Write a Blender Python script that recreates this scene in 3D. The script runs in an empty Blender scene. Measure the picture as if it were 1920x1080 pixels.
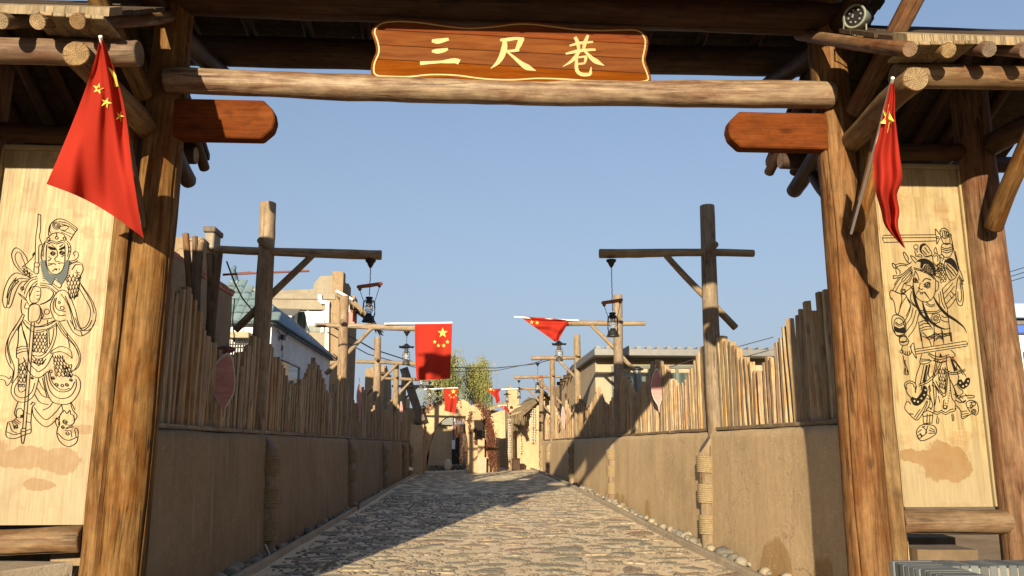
import bpy, bmesh, math, random
from mathutils import Vector, Matrix, Quaternion, noise as mnoise

SC = bpy.context.scene
COL = SC.collection
rng = random.Random(7)
# ------------------------------------------------------------------ camera
F_PX, CAM_H, PITCH, YAW = 1500.0, 1.5, math.radians(11.1), math.radians(3.05)
fw = Vector((math.sin(YAW) * math.cos(PITCH), math.cos(YAW) * math.cos(PITCH), math.sin(PITCH)))
rt = Vector((math.cos(YAW), -math.sin(YAW), 0))
up = rt.cross(fw)
cam_d = bpy.data.cameras.new('camera')
cam_d.sensor_width = 36
cam_d.lens = 36 * F_PX / 1920
cam_d.clip_start = .05
cam_d.clip_end = 6000
cam = bpy.data.objects.new('camera', cam_d)
COL.objects.link(cam)
cam.matrix_world = Matrix(((rt.x, up.x, -fw.x, 0), (rt.y, up.y, -fw.y, 0), (rt.z, up.z, -fw.z, CAM_H), (0, 0, 0, 1)))
SC.camera = cam
# ------------------------------------------------------------------ light
T_SUN, E_SUN = .245, .222                      # the light travels along (T, 1, -E)
sdir = Vector((T_SUN, 1, -E_SUN)).normalized()
SUN_EL = math.asin(-sdir.z)
sun_d = bpy.data.lights.new('sun', 'SUN')
sun_d.energy = 5.0
sun_d.angle = math.radians(.55)
sun_d.color = (1, .835, .58)
sun = bpy.data.objects.new('sun', sun_d)
COL.objects.link(sun)
sun.rotation_euler = (-sdir).to_track_quat('Z', 'Y').to_euler()
sun.location = (-8, -30, 14)
w = bpy.data.worlds.new('World')
SC.world = w
w.use_nodes = True
nt = w.node_tree
bg = nt.nodes['Background']
sky = nt.nodes.new('ShaderNodeTexSky')
sky.sky_type = 'NISHITA'
sky.sun_disc = False
sky.sun_elevation = SUN_EL
sky.sun_rotation = math.atan2(-sdir.x, -sdir.y)
sky.air_density = 1.0
sky.dust_density = 1.6
sky.ozone_density = 3.0
# dusty air: the same pale band all round the horizon
wg = nt.nodes.new('ShaderNodeNewGeometry')
wz = nt.nodes.new('ShaderNodeSeparateXYZ')
wn = nt.nodes.new('ShaderNodeVectorMath')
wn.operation = 'NORMALIZE'
wt = nt.nodes.new('ShaderNodeTexCoord')
nt.links.new(wt.outputs['Generated'], wn.inputs[0])
nt.links.new(wn.outputs[0], wz.inputs[0])
wr_ = nt.nodes.new('ShaderNodeValToRGB')
wr_.color_ramp.elements[0].position = 0
wr_.color_ramp.elements[0].color = (.95, .95, .95, 1)
wr_.color_ramp.elements[1].position = .62
wr_.color_ramp.elements[1].color = (.2, .2, .2, 1)
e_ = wr_.color_ramp.elements.new(.22)
e_.color = (.64, .64, .64, 1)
nt.links.new(wz.outputs[2], wr_.inputs[0])
wm = nt.nodes.new('ShaderNodeMix')
wm.data_type = 'RGBA'
nt.links.new(wr_.outputs[0], wm.inputs[0])
nt.links.new(sky.outputs[0], wm.inputs[6])
wm.inputs[7].default_value = (2.12, 2.42, 3.0, 1)
nt.links.new(wm.outputs[2], bg.inputs[0])
bg.inputs[1].default_value = .084
SC.view_settings.view_transform = 'Standard'
SC.view_settings.look = 'None'
SC.view_settings.gamma = 1
SC.view_settings.use_curve_mapping = False
SC.view_settings.exposure = 1.2
try:
    SC.cycles.max_bounces = 6
    SC.cycles.transparent_max_bounces = 12
except Exception:
    pass


def at(px, py, Y):
    """point of the place seen at (px,py) of the 1920x1080 photograph, at the distance Y along the lane"""
    d = fw * F_PX + rt * (px - 960) + up * (540 - py)
    return Vector((0, 0, CAM_H)) + d * (Y / d.y)


def atx(px, py, X):
    d = fw * F_PX + rt * (px - 960) + up * (540 - py)
    return Vector((0, 0, CAM_H)) + d * (X / d.x)


def sst(a, b, v):
    v = max(0, min(1, (v - a) / (b - a)))
    return v * v * (3 - 2 * v)


def gz(x, y):
    return (.16 + .032 * max(-5, min(5, x))) * sst(9, 34, y)


# ------------------------------------------------------------------ object helpers
WL = {}


def link(o, parent=None, loc=(0, 0, 0)):
    loc = Vector(loc)
    WL[o.name] = loc
    COL.objects.link(o)
    if parent is not None:
        o.parent = parent
        o.location = loc - WL[parent.name]
    else:
        o.location = loc
    return o


def thing(name, label, cat, loc=(0, 0, 0), group=None):
    o = bpy.data.objects.new(name, None)
    o.empty_display_size = .2
    link(o, None, loc)
    o['label'] = label
    o['category'] = cat
    if group:
        o['group'] = group
    return o


def tag(o, label, cat, group=None):
    o['label'] = label
    o['category'] = cat
    if group:
        o['group'] = group
    return o


def obj(name, mesh, mats, parent=None, loc=(0, 0, 0)):
    o = bpy.data.objects.new(name, mesh)
    if mats is not None:
        for m in (mats if isinstance(mats, (list, tuple)) else [mats]):
            mesh.materials.append(m)
    return link(o, parent, loc)


def mk(verts, faces, mi=None, smooth=None):
    me = bpy.data.meshes.new('mesh')
    me.from_pydata([tuple(v) for v in verts], [], faces)
    if mi:
        me.polygons.foreach_set('material_index', mi)
    if smooth is not None:
        if isinstance(smooth, bool):
            smooth = [smooth] * len(faces)
        me.polygons.foreach_set('use_smooth', smooth)
    me.update()
    return me


class MB:
    """collects faces for one mesh"""

    def __init__(s):
        s.v, s.f, s.m, s.sm = [], [], [], []

    def add(s, verts, faces, mi=0, smooth=False):
        n = len(s.v)
        s.v += [Vector(v) for v in verts]
        for f in faces:
            s.f.append([i + n for i in f])
            s.m.append(mi)
            s.sm.append(smooth)

    def box(s, a, b, mi=0):
        (x0, y0, z0), (x1, y1, z1) = a, b
        s.add([(x0, y0, z0), (x1, y0, z0), (x1, y1, z0), (x0, y1, z0), (x0, y0, z1), (x1, y0, z1), (x1, y1, z1), (x0, y1, z1)],
              [(0, 3, 2, 1), (4, 5, 6, 7), (0, 1, 5, 4), (1, 2, 6, 5), (2, 3, 7, 6), (3, 0, 4, 7)], mi)

    def tube(s, pts, r, n=6, mi=0, cap=True):
        pts = [Vector(p) for p in pts]
        rr = r if isinstance(r, (list, tuple)) else [r] * len(pts)
        vs, fs = [], []
        for i, p in enumerate(pts):
            d = (pts[min(i + 1, len(pts) - 1)] - pts[max(i - 1, 0)]).normalized()
            a = d.cross(Vector((0, 0, 1)))
            if a.length < .05:
                a = d.cross(Vector((1, 0, 0)))
            a.normalize()
            b = d.cross(a)
            for k in range(n):
                t = 2 * math.pi * k / n
                vs.append(p + (a * math.cos(t) + b * math.sin(t)) * rr[i])
        for i in range(len(pts) - 1):
            for k in range(n):
                fs.append((i * n + k, i * n + (k + 1) % n, (i + 1) * n + (k + 1) % n, (i + 1) * n + k))
        s.add(vs, fs, mi, True)
        if cap:
            m = (len(pts) - 1) * n
            s.add(vs[:n], [tuple(range(n))[::-1]], mi)
            s.add(vs[m:], [tuple(range(n))], mi)

    def lathe(s, prof, n=12, mi=0, c=(0, 0, 0)):
        vs, fs = [], []
        c = Vector(c)
        for r, z in prof:
            for k in range(n):
                t = 2 * math.pi * k / n
                vs.append(c + Vector((r * math.cos(t), r * math.sin(t), z)))
        for i in range(len(prof) - 1):
            for k in range(n):
                fs.append((i * n + k, i * n + (k + 1) % n, (i + 1) * n + (k + 1) % n, (i + 1) * n + k))
        s.add(vs, fs, mi, True)
        s.add(vs[:n], [tuple(range(n))[::-1]], mi)
        s.add(vs[-n:], [tuple(range(n))], mi)

    def mesh(s):
        return mk(s.v, s.f, s.m, s.sm)

    def build(s, name, mats, parent=None, loc=(0, 0, 0)):
        loc = Vector(loc)
        for v in s.v:
            v -= loc
        return obj(name, s.mesh(), mats, parent, loc)


def fbm(p, o=3):
    return mnoise.fractal(Vector(p), .9, 2.0, o)


def log_mesh(L, r0, r1, seed, seg=16, rings=9, wob=.06, bend=.02, crack=None, flat=None, cham=.012, knots=True):
    """a log along +Z with uneven surface, chamfered ends; faces of the ends carry material 1"""
    R = random.Random(seed)
    off = Vector((R.uniform(-50, 50), R.uniform(-50, 50), R.uniform(-50, 50)))
    ang = [2 * math.pi * k / seg for k in range(seg)]
    tags = [0] * seg
    if crack is not None:
        for c in (crack if isinstance(crack, (list, tuple)) else [crack]):
            ang += [c - .06, c, c + .06]
            tags += [0, 1, 0]
        z = sorted(zip(ang, tags))
        ang = [a for a, _ in z]
        tags = [t for _, t in z]
        rings = max(rings, 22)
    n = len(ang)
    zs = [0, min(cham, L * .05)] + [L * k / rings for k in range(1, rings)] + [L - min(cham, L * .05), L]
    kn = [(R.uniform(.1, .9) * L, R.uniform(0, 6.28), R.uniform(.006, .016)) for _ in range(int(L * 1.2) if knots else 0)]
    b1, b2 = R.uniform(-bend, bend), R.uniform(-bend, bend)
    vs, fs, mi, sm = [], [], [], []
    for i, z in enumerate(zs):
        t = z / L
        r = r0 + (r1 - r0) * t
        if i in (0, len(zs) - 1):
            r *= .93
        cx = b1 * math.sin(t * math.pi) + .3 * bend * math.sin(t * 7 + off.x)
        cy = b2 * math.sin(t * math.pi) + .3 * bend * math.cos(t * 6 + off.y)
        sh = .25 * math.sin(z * 1.7 + off.z) + .1 * math.sin(z * 4.1 + off.x)
        for k, a in enumerate(ang):
            aa = a + (sh * .25 if crack is not None else 0)
            q = Vector((math.cos(a) * 1.6, math.sin(a) * 1.6, z * 1.5)) + off
            rr = r * (1 + wob * mnoise.noise(q) + wob * .4 * mnoise.noise(q * 3.1))
            for kz, ka, kh in kn:
                dz = (z - kz) / .07
                da = (a - ka + math.pi) % (2 * math.pi) - math.pi
                rr += kh * math.exp(-dz * dz - (da * r / .04) ** 2)
            if tags[k] and .06 < t < .9:
                rr -= min(.4 * r, .055) * (.55 + .45 * mnoise.noise(Vector((z * 2, 3.3, off.x)))) * min(1, (t - .06) * 8)
            x, y = rr * math.cos(aa), rr * math.sin(aa)
            if flat:
                x *= flat
            vs.append((x + cx, y + cy, z))
    m = len(zs)
    for i in range(m - 1):
        for k in range(n):
            fs.append((i * n + k, i * n + (k + 1) % n, (i + 1) * n + (k + 1) % n, (i + 1) * n + k))
            mi.append(0)
            sm.append(True)
    fs.append(tuple(range(n))[::-1])
    fs.append(tuple(range((m - 1) * n, m * n)))
    mi += [1, 1]
    sm += [False, False]
    return mk(vs, fs, mi, sm)


_seed = [100]


def log(name, p0, p1, r0, r1=None, mat=None, parent=None, roll=0, end=None, **kw):
    p0, p1 = Vector(p0), Vector(p1)
    r1 = r0 if r1 is None else r1
    _seed[0] += 1
    d = p1 - p0
    kw.setdefault('seed', _seed[0])
    me = log_mesh(d.length, r0, r1, **kw)
    o = obj(name, me, [mat, end or M['end']], parent, p0)
    o.rotation_mode = 'QUATERNION'
    o.rotation_quaternion = d.to_track_quat('Z', 'Y') @ Quaternion((0, 0, 1), roll)
    return o


def beam_mesh(sx, sy, L, bev=.008, seed=0, jit=.004, rings=5):
    """a squared timber along +Z, bevelled, slightly uneven"""
    R = random.Random(seed)
    x, y = sx / 2, sy / 2
    b = min(bev, x * .4, y * .4)
    prof = [(-x + b, -y), (x - b, -y), (x, -y + b), (x, y - b), (x - b, y), (-x + b, y), (-x, y - b), (-x, -y + b)]
    vs, fs, mi = [], [], []
    n = 8
    zs = [0, b] + [L * k / rings for k in range(1, rings)] + [L - b, L]
    for i, z in enumerate(zs):
        sc = 1 - b / max(x, y) if i in (0, len(zs) - 1) else 1
        dx, dy = R.uniform(-jit, jit), R.uniform(-jit, jit)
        for px, py in prof:
            vs.append((px * sc + dx, py * sc + dy, z))
    for i in range(len(zs) - 1):
        for k in range(n):
            fs.append((i * n + k, i * n + (k + 1) % n, (i + 1) * n + (k + 1) % n, (i + 1) * n + k))
            mi.append(0)
    fs.append(tuple(range(n))[::-1])
    fs.append(tuple(range((len(zs) - 1) * n, len(zs) * n)))
    mi += [1, 1]
    return mk(vs, fs, mi, False)


def timber(name, p0, p1, sx, sy, mat, parent=None, xdir=None, end=None, **kw):
    """squared timber from p0 to p1; xdir = world direction of its local X (width sx)"""
    p0, p1 = Vector(p0), Vector(p1)
    d = p1 - p0
    _seed[0] += 1
    me = beam_mesh(sx, sy, d.length, seed=_seed[0], **kw)
    o = obj(name, me, [mat, end or M['end']], parent, p0)
    z = d.normalized()
    xd = Vector(xdir) if xdir is not None else (Vector((1, 0, 0)) if abs(z.x) < .9 else Vector((0, 1, 0)))
    y = z.cross(xd).normalized()
    x = y.cross(z)
    o.rotation_mode = 'QUATERNION'
    o.rotation_quaternion = Matrix(((x.x, y.x, z.x), (x.y, y.y, z.y), (x.z, y.z, z.z))).to_quaternion()
    return o


def box(name, a, b, mat, parent=None, bev=.006, rot=0):
    a, b = Vector(a), Vector(b)
    c = (a + b) / 2
    s = (b - a) / 2
    bm = bmesh.new()
    bmesh.ops.create_cube(bm, size=2)
    for v in bm.verts:
        v.co = Vector((v.co.x * s.x, v.co.y * s.y, v.co.z * s.z))
    if bev:
        bmesh.ops.bevel(bm, geom=bm.edges[:], offset=min(bev, min(s) * .5), segments=1, affect='EDGES')
    me = bpy.data.meshes.new('mesh')
    bm.to_mesh(me)
    bm.free()
    o = obj(name, me, mat, parent, c)
    if rot:
        o.rotation_euler = (0, 0, rot)
    return o


def prism(name, pts, y0, y1, mats, parent=None, loc=None):
    """polygon in X-Z (list of (x,z)) extruded from y0 to y1"""
    n = len(pts)
    vs = [(x, y0, z) for x, z in pts] + [(x, y1, z) for x, z in pts]
    fs = [tuple(range(n)), tuple(range(n, 2 * n))[::-1]] + [(i, i + n, (i + 1) % n + n, (i + 1) % n) for i in range(n)]
    m = MB()
    m.add(vs, fs)
    return m.build(name, mats, parent, loc or vs[0])


def copy_tree(o, parent=None, delta=Vector((0, 0, 0))):
    c = o.copy()
    COL.objects.link(c)
    WL[c.name] = WL[o.name] + delta
    if parent is not None:
        c.parent = parent
    else:
        c.location = o.location + delta
    for ch in list(o.children):
        copy_tree(ch, c, delta)
    return c


# ------------------------------------------------------------------ materials
M = {}


class N:
    def __init__(s, name):
        s.mat = bpy.data.materials.new(name)
        s.mat.use_nodes = True
        s.t = s.mat.node_tree
        s.b = s.t.nodes['Principled BSDF']
        s.out = s.t.nodes['Material Output']

    def n(s, typ, **kw):
        x = s.t.nodes.new('ShaderNode' + typ)
        for k, v in kw.items():
            if k.startswith('i_'):
                x.inputs[k[2:].replace('_', ' ')].default_value = v
            else:
                setattr(x, k, v)
        return x

    def l(s, a, b):
        s.t.links.new(a, b)

    def co(s, kind='Object', scale=(1, 1, 1), rnd=True, loc=(0, 0, 0)):
        c = s.n('TexCoord').outputs[kind]
        if rnd:
            oi = s.n('ObjectInfo')
            mu = s.n('VectorMath', operation='SCALE')
            s.l(oi.outputs['Random'], mu.inputs['Scale'])
            mu.inputs[0].default_value = (37, 19, 53)
            ad = s.n('VectorMath', operation='ADD')
            s.l(c, ad.inputs[0])
            s.l(mu.outputs[0], ad.inputs[1])
            c = ad.outputs[0]
        mp = s.n('Mapping')
        mp.inputs['Scale'].default_value = scale
        mp.inputs['Location'].default_value = loc
        s.l(c, mp.inputs[0])
        return mp.outputs[0]

    def noise(s, vec, scale, detail=4, rough=.55, dist=0):
        x = s.n('TexNoise')
        x.inputs['Scale'].default_value = scale
        x.inputs['Detail'].default_value = detail
        x.inputs['Roughness'].default_value = rough
        x.inputs['Distortion'].default_value = dist
        s.l(vec, x.inputs['Vector'])
        return x.outputs[0]

    def ramp(s, fac, stops, interp='LINEAR'):
        x = s.n('ValToRGB')
        r = x.color_ramp
        r.interpolation = interp
        while len(r.elements) > len(stops):
            r.elements.remove(r.elements[-1])
        while len(r.elements) < len(stops):
            r.elements.new(.5)
        for e, (p, c) in zip(r.elements, stops):
            e.position = p
            e.color = (c[0], c[1], c[2], 1) if isinstance(c, (tuple, list)) else (c, c, c, 1)
        s.l(fac, x.inputs[0])
        return x.outputs[0]

    def mix(s, fac, a, b, mode='MIX'):
        x = s.n('Mix', data_type='RGBA', blend_type=mode)
        for sock, v in ((x.inputs[0], fac), (x.inputs[6], a), (x.inputs[7], b)):
            if hasattr(v, 'is_linked'):
                s.l(v, sock)
            elif isinstance(v, (tuple, list)):
                sock.default_value = (v[0], v[1], v[2], 1)
            else:
                sock.default_value = v
        return x.outputs[2]

    def math(s, op, a, b=0):
        x = s.n('Math', operation=op)
        for sock, v in ((x.inputs[0], a), (x.inputs[1], b)):
            if hasattr(v, 'is_linked'):
                s.l(v, sock)
            else:
                sock.default_value = v
        return x.outputs[0]

    def vary(s, col, val=.25, hue=.02, sat=.15):
        oi = s.n('ObjectInfo')
        h = s.n('HueSaturation')
        s.l(col, h.inputs['Color'])
        r = oi.outputs['Random']
        s.l(s.math('MULTIPLY_ADD', r, 0), h.inputs['Hue'])
        m1 = s.n('MapRange')
        m1.inputs[3].default_value, m1.inputs[4].default_value = 1 - val, 1 + val
        s.l(r, m1.inputs[0])
        s.l(m1.outputs[0], h.inputs['Value'])
        fr = s.math('FRACT', s.math('MULTIPLY', r, 17.31))
        m2 = s.n('MapRange')
        m2.inputs[3].default_value, m2.inputs[4].default_value = .5 - hue, .5 + hue
        s.l(fr, m2.inputs[0])
        s.l(m2.outputs[0], h.inputs['Hue'])
        fr2 = s.math('FRACT', s.math('MULTIPLY', r, 91.7))
        m3 = s.n('MapRange')
        m3.inputs[3].default_value, m3.inputs[4].default_value = 1 - sat, 1 + sat
        s.l(fr2, m3.inputs[0])
        s.l(m3.outputs[0], h.inputs['Saturation'])
        return h.outputs[0]

    def bump(s, h, strength=.4, dist=.01):
        x = s.n('Bump')
        x.inputs['Strength'].default_value = strength
        x.inputs['Distance'].default_value = dist
        s.l(h, x.inputs['Height'])
        s.l(x.outputs[0], s.b.inputs['Normal'])

    def done(s, col=None, rough=.8, spec=.3, metal=0):
        if col is not None:
            if hasattr(col, 'is_linked'):
                s.l(col, s.b.inputs['Base Color'])
            else:
                s.b.inputs['Base Color'].default_value = (col[0], col[1], col[2], 1)
        if hasattr(rough, 'is_linked'):
            s.l(rough, s.b.inputs['Roughness'])
        else:
            s.b.inputs['Roughness'].default_value = rough
        s.b.inputs['Specular IOR Level'].default_value = spec
        s.b.inputs['Metallic'].default_value = metal
        return s.mat


def wood(name, light, dark, patch, patch_amt=.5, rough=.65, val=.15, grain=1.0, spec=.3, crackle=.7, patch_scale=1.0, bump=.35, ax='Z'):
    s = N(name)
    if ax == 'X':
        co0 = s.co
        s.co = lambda k='Object', sc=(1, 1, 1), **kw: co0(k, sc[::-1], **kw)
    v = s.co('Object', (14 * grain, 14 * grain, 1.0 * grain))
    g = s.noise(v, 1.6, 6, .62, .6)
    v2 = s.co('Object', (3.2 * patch_scale, 3.2 * patch_scale, 1.3 * patch_scale))
    p = s.noise(v2, 1.5, 6, .68, .5)
    fine = s.noise(s.co('Object', (60, 60, 3)), 1.5, 3, .6)
    c = s.ramp(g, [(.32, dark), (.47, [a * .55 + b * .45 for a, b in zip(light, dark)]), (.62, light)])
    pm = s.ramp(p, [(.5 - .25 * patch_amt, 1.0), (.64 - .1 * patch_amt, 0.0)])
    c = s.mix(s.math('MULTIPLY', pm, .8), c, patch)
    # long dark drying cracks
    vc = s.co('Object', (9, 9, .35))
    ck = s.noise(vc, 1.3, 3, .5, .3)
    ckm = s.ramp(s.math('ABSOLUTE', s.math('SUBTRACT', ck, .5)), [(.0, 1.0), (.026, 0.0)])
    ckm2 = s.math('MULTIPLY', ckm, s.ramp(s.noise(s.co('Object', (1, 1, .9)), 2, 2), [(.5, 0.0), (.56, 1.0)]))
    c = s.mix(s.math('MULTIPLY', ckm2, crackle), c, [x * .1 for x in dark])
    # knots
    vo = s.n('TexVoronoi')
    vo.inputs['Scale'].default_value = 1.0
    s.l(s.co('Object', (5, 5, 2.2)), vo.inputs['Vector'])
    kn = s.ramp(vo.outputs['Distance'], [(.07, 1.0), (.14, .35), (.2, 0.0)])
    c = s.mix(s.math('MULTIPLY', kn, .6), c, [x * .35 for x in dark])
    c = s.mix(.6, c, s.ramp(fine, [(.3, .42), (.65, 1.05)]), 'MULTIPLY')
    bl = s.noise(s.co('Object', (7, 7, 4), loc=(4, 2, 7)), 1.6, 5, .7, .4)
    c = s.mix(.55, c, s.ramp(bl, [(.3, .45), (.56, 1.0), (.72, 1.18)]), 'MULTIPLY')
    if val > 0:
        c = s.vary(c, val, .008, .12)
    h = s.math('ADD', s.math('MULTIPLY', g, .6), s.math('MULTIPLY', fine, .3))
    h = s.math('SUBTRACT', h, s.math('MULTIPLY', ckm2, .8))
    s.bump(h, bump, .012)
    M[name] = s.done(c, s.ramp(g, [(.3, min(1, rough + .15)), (.7, rough - .1)]), spec)


wood('gate_wood', (.215, .128, .057), (.08, .038, .014), (.115, .042, .012), .75, .75, .10, spec=.12)
wood('gate_beam', (.27, .20, .125), (.10, .052, .025), (.085, .022, .007), .9, .6, .1, patch_scale=1.5)
wood('eave_log', (.22, .15, .08), (.105, .06, .027), (.10, .034, .01), .55, .65, .15)
wood('dark_log', (.070, .036, .016), (.030, .014, .006), (.045, .014, .005), .5, .65, .2)  # chiefly logs under the roofs, their shade partly darkened into this colour
wood('grey_wood', (.30, .24, .165), (.185, .14, .09), (.225, .15, .085), .3, .75, .15)
wood('grey_dark', (.17, .145, .115), (.085, .07, .055), (.12, .085, .06), .3, .75, .12)
wood('plank_wood', (0.264, 0.204, 0.120), (0.168, 0.114, 0.060), (0.216, 0.150, 0.078), .3, .75, .18, grain=.8)
wood('bracket_wood', (.135, .040, .010), (.085, .022, .005), (.11, .029, .007), .2, .85, 0, grain=.6, crackle=0, bump=.12, spec=.06, ax='X')
wood('pole_wood', (.17, .11, .06), (.09, .052, .026), (.13, .06, .025), .5, .8, .2)
wood('picket_wood', (.41, .325, .21), (.22, .16, .095), (.32, .165, .06), .55, .75, .24, patch_scale=.7, crackle=.4)
wood('plank_shaded', (.06, .038, .02), (.03, .018, .01), (.045, .025, .012), .3, .8, .2, grain=.8)  # copy of the roof board wood with the underside's shade put into the colour
wood('rail_wood', (.30, .23, .15), (.17, .12, .075), (.2, .13, .08), .3, .8, .15)

s = N('end')
v = s.co('Object', (1, 1, 0), rnd=False)
wv = s.n('TexWave', wave_type='RINGS', rings_direction='Z')
wv.inputs['Scale'].default_value = 22
wv.inputs['Distortion'].default_value = 2.5
wv.inputs['Detail'].default_value = 3
wv.inputs['Detail Scale'].default_value = 2
s.l(v, wv.inputs['Vector'])
gr = s.n('TexGradient', gradient_type='RADIAL')
s.l(v, gr.inputs[0])
cr = s.noise(s.co('Object', (6, 6, 6)), 2, 3)
rad = s.n('VectorMath', operation='NORMALIZE')
s.l(v, rad.inputs[0])
rn = s.noise(rad.outputs[0], 3.2, 2, .4)
ck = s.ramp(s.math('ABSOLUTE', s.math('SUBTRACT', rn, .5)), [(.006, 1.0), (.03, 0.0)])
c = s.ramp(wv.outputs[0], [(.1, (.17, .115, .065)), (.8, (.255, .185, .11))])
c = s.mix(.7, c, s.ramp(cr, [(.3, .4), (.7, 1.0)]), 'MULTIPLY')
c = s.mix(ck, c, (.05, .03, .015))
c = s.vary(c, .25, .015, .2)
s.bump(wv.outputs[0], .2, .004)
M['end'] = s.done(c, .85, .2)


def adobe(name, base, alt, fleck=.3, streak=None, damp=None, relief=.34, wscale=1.0):
    s = N(name)
    v = s.co('Object', (1, 1, 1), rnd=False)
    n1 = s.noise(v, .9 * wscale, 5, .6)
    n2 = s.noise(v, 9, 6, .7)
    n3 = s.noise(v, 60, 4, .7)
    c = s.ramp(n1, [(.3, alt), (.7, base)])
    c = s.mix(.32, c, s.ramp(n2, [(.28, .62), (.62, 1.08)]), 'MULTIPLY')
    c = s.mix(.22, c, s.ramp(n3, [(.3, .6), (.6, 1.05)]), 'MULTIPLY')
    big = s.noise(v, .55, 6, .72, .6)
    c = s.mix(.5, c, s.ramp(big, [(.34, .72), (.5, 1.0), (.66, 1.12)]), 'MULTIPLY')
    vc = s.n('TexVoronoi', feature='DISTANCE_TO_EDGE')
    vc.inputs['Scale'].default_value = 1.15
    wv_ = s.n('VectorMath', operation='ADD')
    nz_ = s.n('TexNoise')
    nz_.inputs['Scale'].default_value = 3.5
    nz_.inputs['Detail'].default_value = 5
    s.l(v, nz_.inputs['Vector'])
    sc_ = s.n('VectorMath', operation='SCALE')
    sc_.inputs['Scale'].default_value = .45
    s.l(nz_.outputs[1], sc_.inputs[0])
    s.l(v, wv_.inputs[0])
    s.l(sc_.outputs[0], wv_.inputs[1])
    s.l(wv_.outputs[0], vc.inputs['Vector'])
    crk = s.math('MULTIPLY', s.ramp(vc.outputs['Distance'], [(.0, 1.0), (.010, 0.0)]), s.ramp(n1, [(.5, 0.0), (.6, 1.0)]))
    c = s.mix(s.math('MULTIPLY', crk, .55), c, [x * .3 for x in alt])
    vs = s.co('Object', (3.5, 3.5, .28), rnd=False)
    st = s.noise(vs, 1.6, 5, .65)
    c = s.mix(.4, c, s.ramp(st, [(.35, .72), (.62, 1.05)]), 'MULTIPLY')
    if streak:
        sm = s.ramp(s.noise(s.co('Object', (7, 7, .45), rnd=False, loc=(3, 1, 0)), 1.0, 4, .6), [(.60, 0.0), (.74, 1.0)])
        c = s.mix(s.math('MULTIPLY', sm, .55), c, streak)
    if damp:
        z = s.n('SeparateXYZ')
        s.l(v, z.inputs[0])
        nn = s.noise(s.co('Object', (.55, .55, .05), rnd=False), 1.4, 3, .5)
        # dark rising damp with a sharp irregular top edge
        hgt = s.math('MULTIPLY', s.ramp(nn, [(.53, 0.0), (.58, .45), (.75, .62)]), 1.0)
        e = s.math('SUBTRACT', hgt, s.math('ADD', z.outputs[2], s.math('MULTIPLY', n2, .12)))
        c = s.mix(s.math('MULTIPLY', s.ramp(e, [(-.0, 0.0), (.05, 1.0)]), .65), c, damp)
    h = s.math('ADD', s.math('MULTIPLY', n2, .8), s.math('MULTIPLY', n3, .4))
    h = s.math('SUBTRACT', h, s.math('MULTIPLY', crk, .7))
    if fleck:
        fl = []
        for k, (rx, sc) in enumerate(((.5, 1), (-.7, 1.2), (1.35, .9))):
            mp = s.n('Mapping')
            mp.inputs['Rotation'].default_value = (rx, 0, 0)
            mp.inputs['Scale'].default_value = (26 * sc, 9 * sc, 70 * sc)
            mp.inputs['Location'].default_value = (k * 11.3, k * 5.1, k)
            s.l(v, mp.inputs[0])
            x = s.noise(mp.outputs[0], 1.0, 0, .5)
            fl.append(s.ramp(x, [(.77, 0.0), (.80, 1.0)]))
        f = s.math('MAXIMUM', s.math('MAXIMUM', fl[0], fl[1]), fl[2])
        c = s.mix(s.math('MULTIPLY', f, fleck), c, [min(.75, b * 1.7 + .06) for b in base])
        h = s.math('ADD', h, s.math('MULTIPLY', f, .3))
    s.bump(h, relief, .025)
    M[name] = s.done(c, .95, .12)


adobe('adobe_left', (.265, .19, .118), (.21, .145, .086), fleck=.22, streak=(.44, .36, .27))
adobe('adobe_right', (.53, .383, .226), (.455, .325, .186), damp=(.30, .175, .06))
adobe('adobe_far', (.47, .34, .20), (.38, .27, .16), fleck=False, relief=.8, wscale=.6)
adobe('adobe_brown', (.30, .22, .14), (.22, .16, .10), fleck=False, relief=1.0)
adobe('concrete', (.27, .24, .19), (.225, .195, .15), fleck=False, relief=.25)
adobe('plaster_white', (.72, .72, .72), (.62, .63, .64), fleck=False, relief=.15)
adobe('plaster_cream', (.38, .31, .22), (.33, .26, .18), fleck=False, relief=.25)
adobe('soil', (.34, .24, .14), (.25, .17, .1), fleck=False, relief=1.0)
adobe('kerb_stone', (.40, .33, .24), (.32, .26, .19), fleck=False, relief=.6)


def plain(name, col, rough=.6, metal=0, spec=.4, var=0, nscale=8, namt=.25):
    s = N(name)
    n1 = s.noise(s.co('Object', (1, 1, 1)), nscale, 5, .65)
    c = s.mix(namt, (col[0], col[1], col[2]), s.ramp(n1, [(.3, .35), (.68, 1.2)]), 'MULTIPLY')
    if var:
        c = s.vary(c, var, .01, .1)
    M[name] = s.done(c, rough, spec, metal)


plain('black_iron', (.022, .021, .02), .45, .4)
plain('aged_iron', (.10, .085, .06), .45, .6)
plain('yoke_wood', (.22, .065, .022), .5)
plain('white_plastic', (.78, .76, .72), .4, namt=.12)
plain('gold_paint', (.36, .26, .10), .5, namt=.18)
plain('ink', (.008, .007, .006), .9, 0, .05)
plain('beard_grey', (.075, .09, .09), .8, 0, .15)
plain('roof_blue', (.10, .165, .235), .55, var=.25)
plain('roof_teal', (.13, .185, .20), .5, var=.15)
plain('red_brick', (.30, .12, .075), .85, var=.25)
plain('grey_brick', (.095, .105, .11), .85, var=.3)
plain('mortar', (.22, .195, .15), .9)
plain('mud_dark', (.13, .09, .055), .95, nscale=5, namt=.5)
plain('rust_red', (.15, .045, .03), .7)
plain('pink_paint', (.42, .19, .17), .8, namt=.5, nscale=3)
plain('metal_grey', (.155, .155, .155), .45, .3)
plain('window_frame', (.09, .10, .09), .5)
plain('dark_void', (.02, .018, .015), .9)
plain('blue_paint', (.05, .11, .42), .5)
plain('pale_blue', (.33, .50, .62), .5)
plain('wire', (.03, .03, .032), .6)
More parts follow.
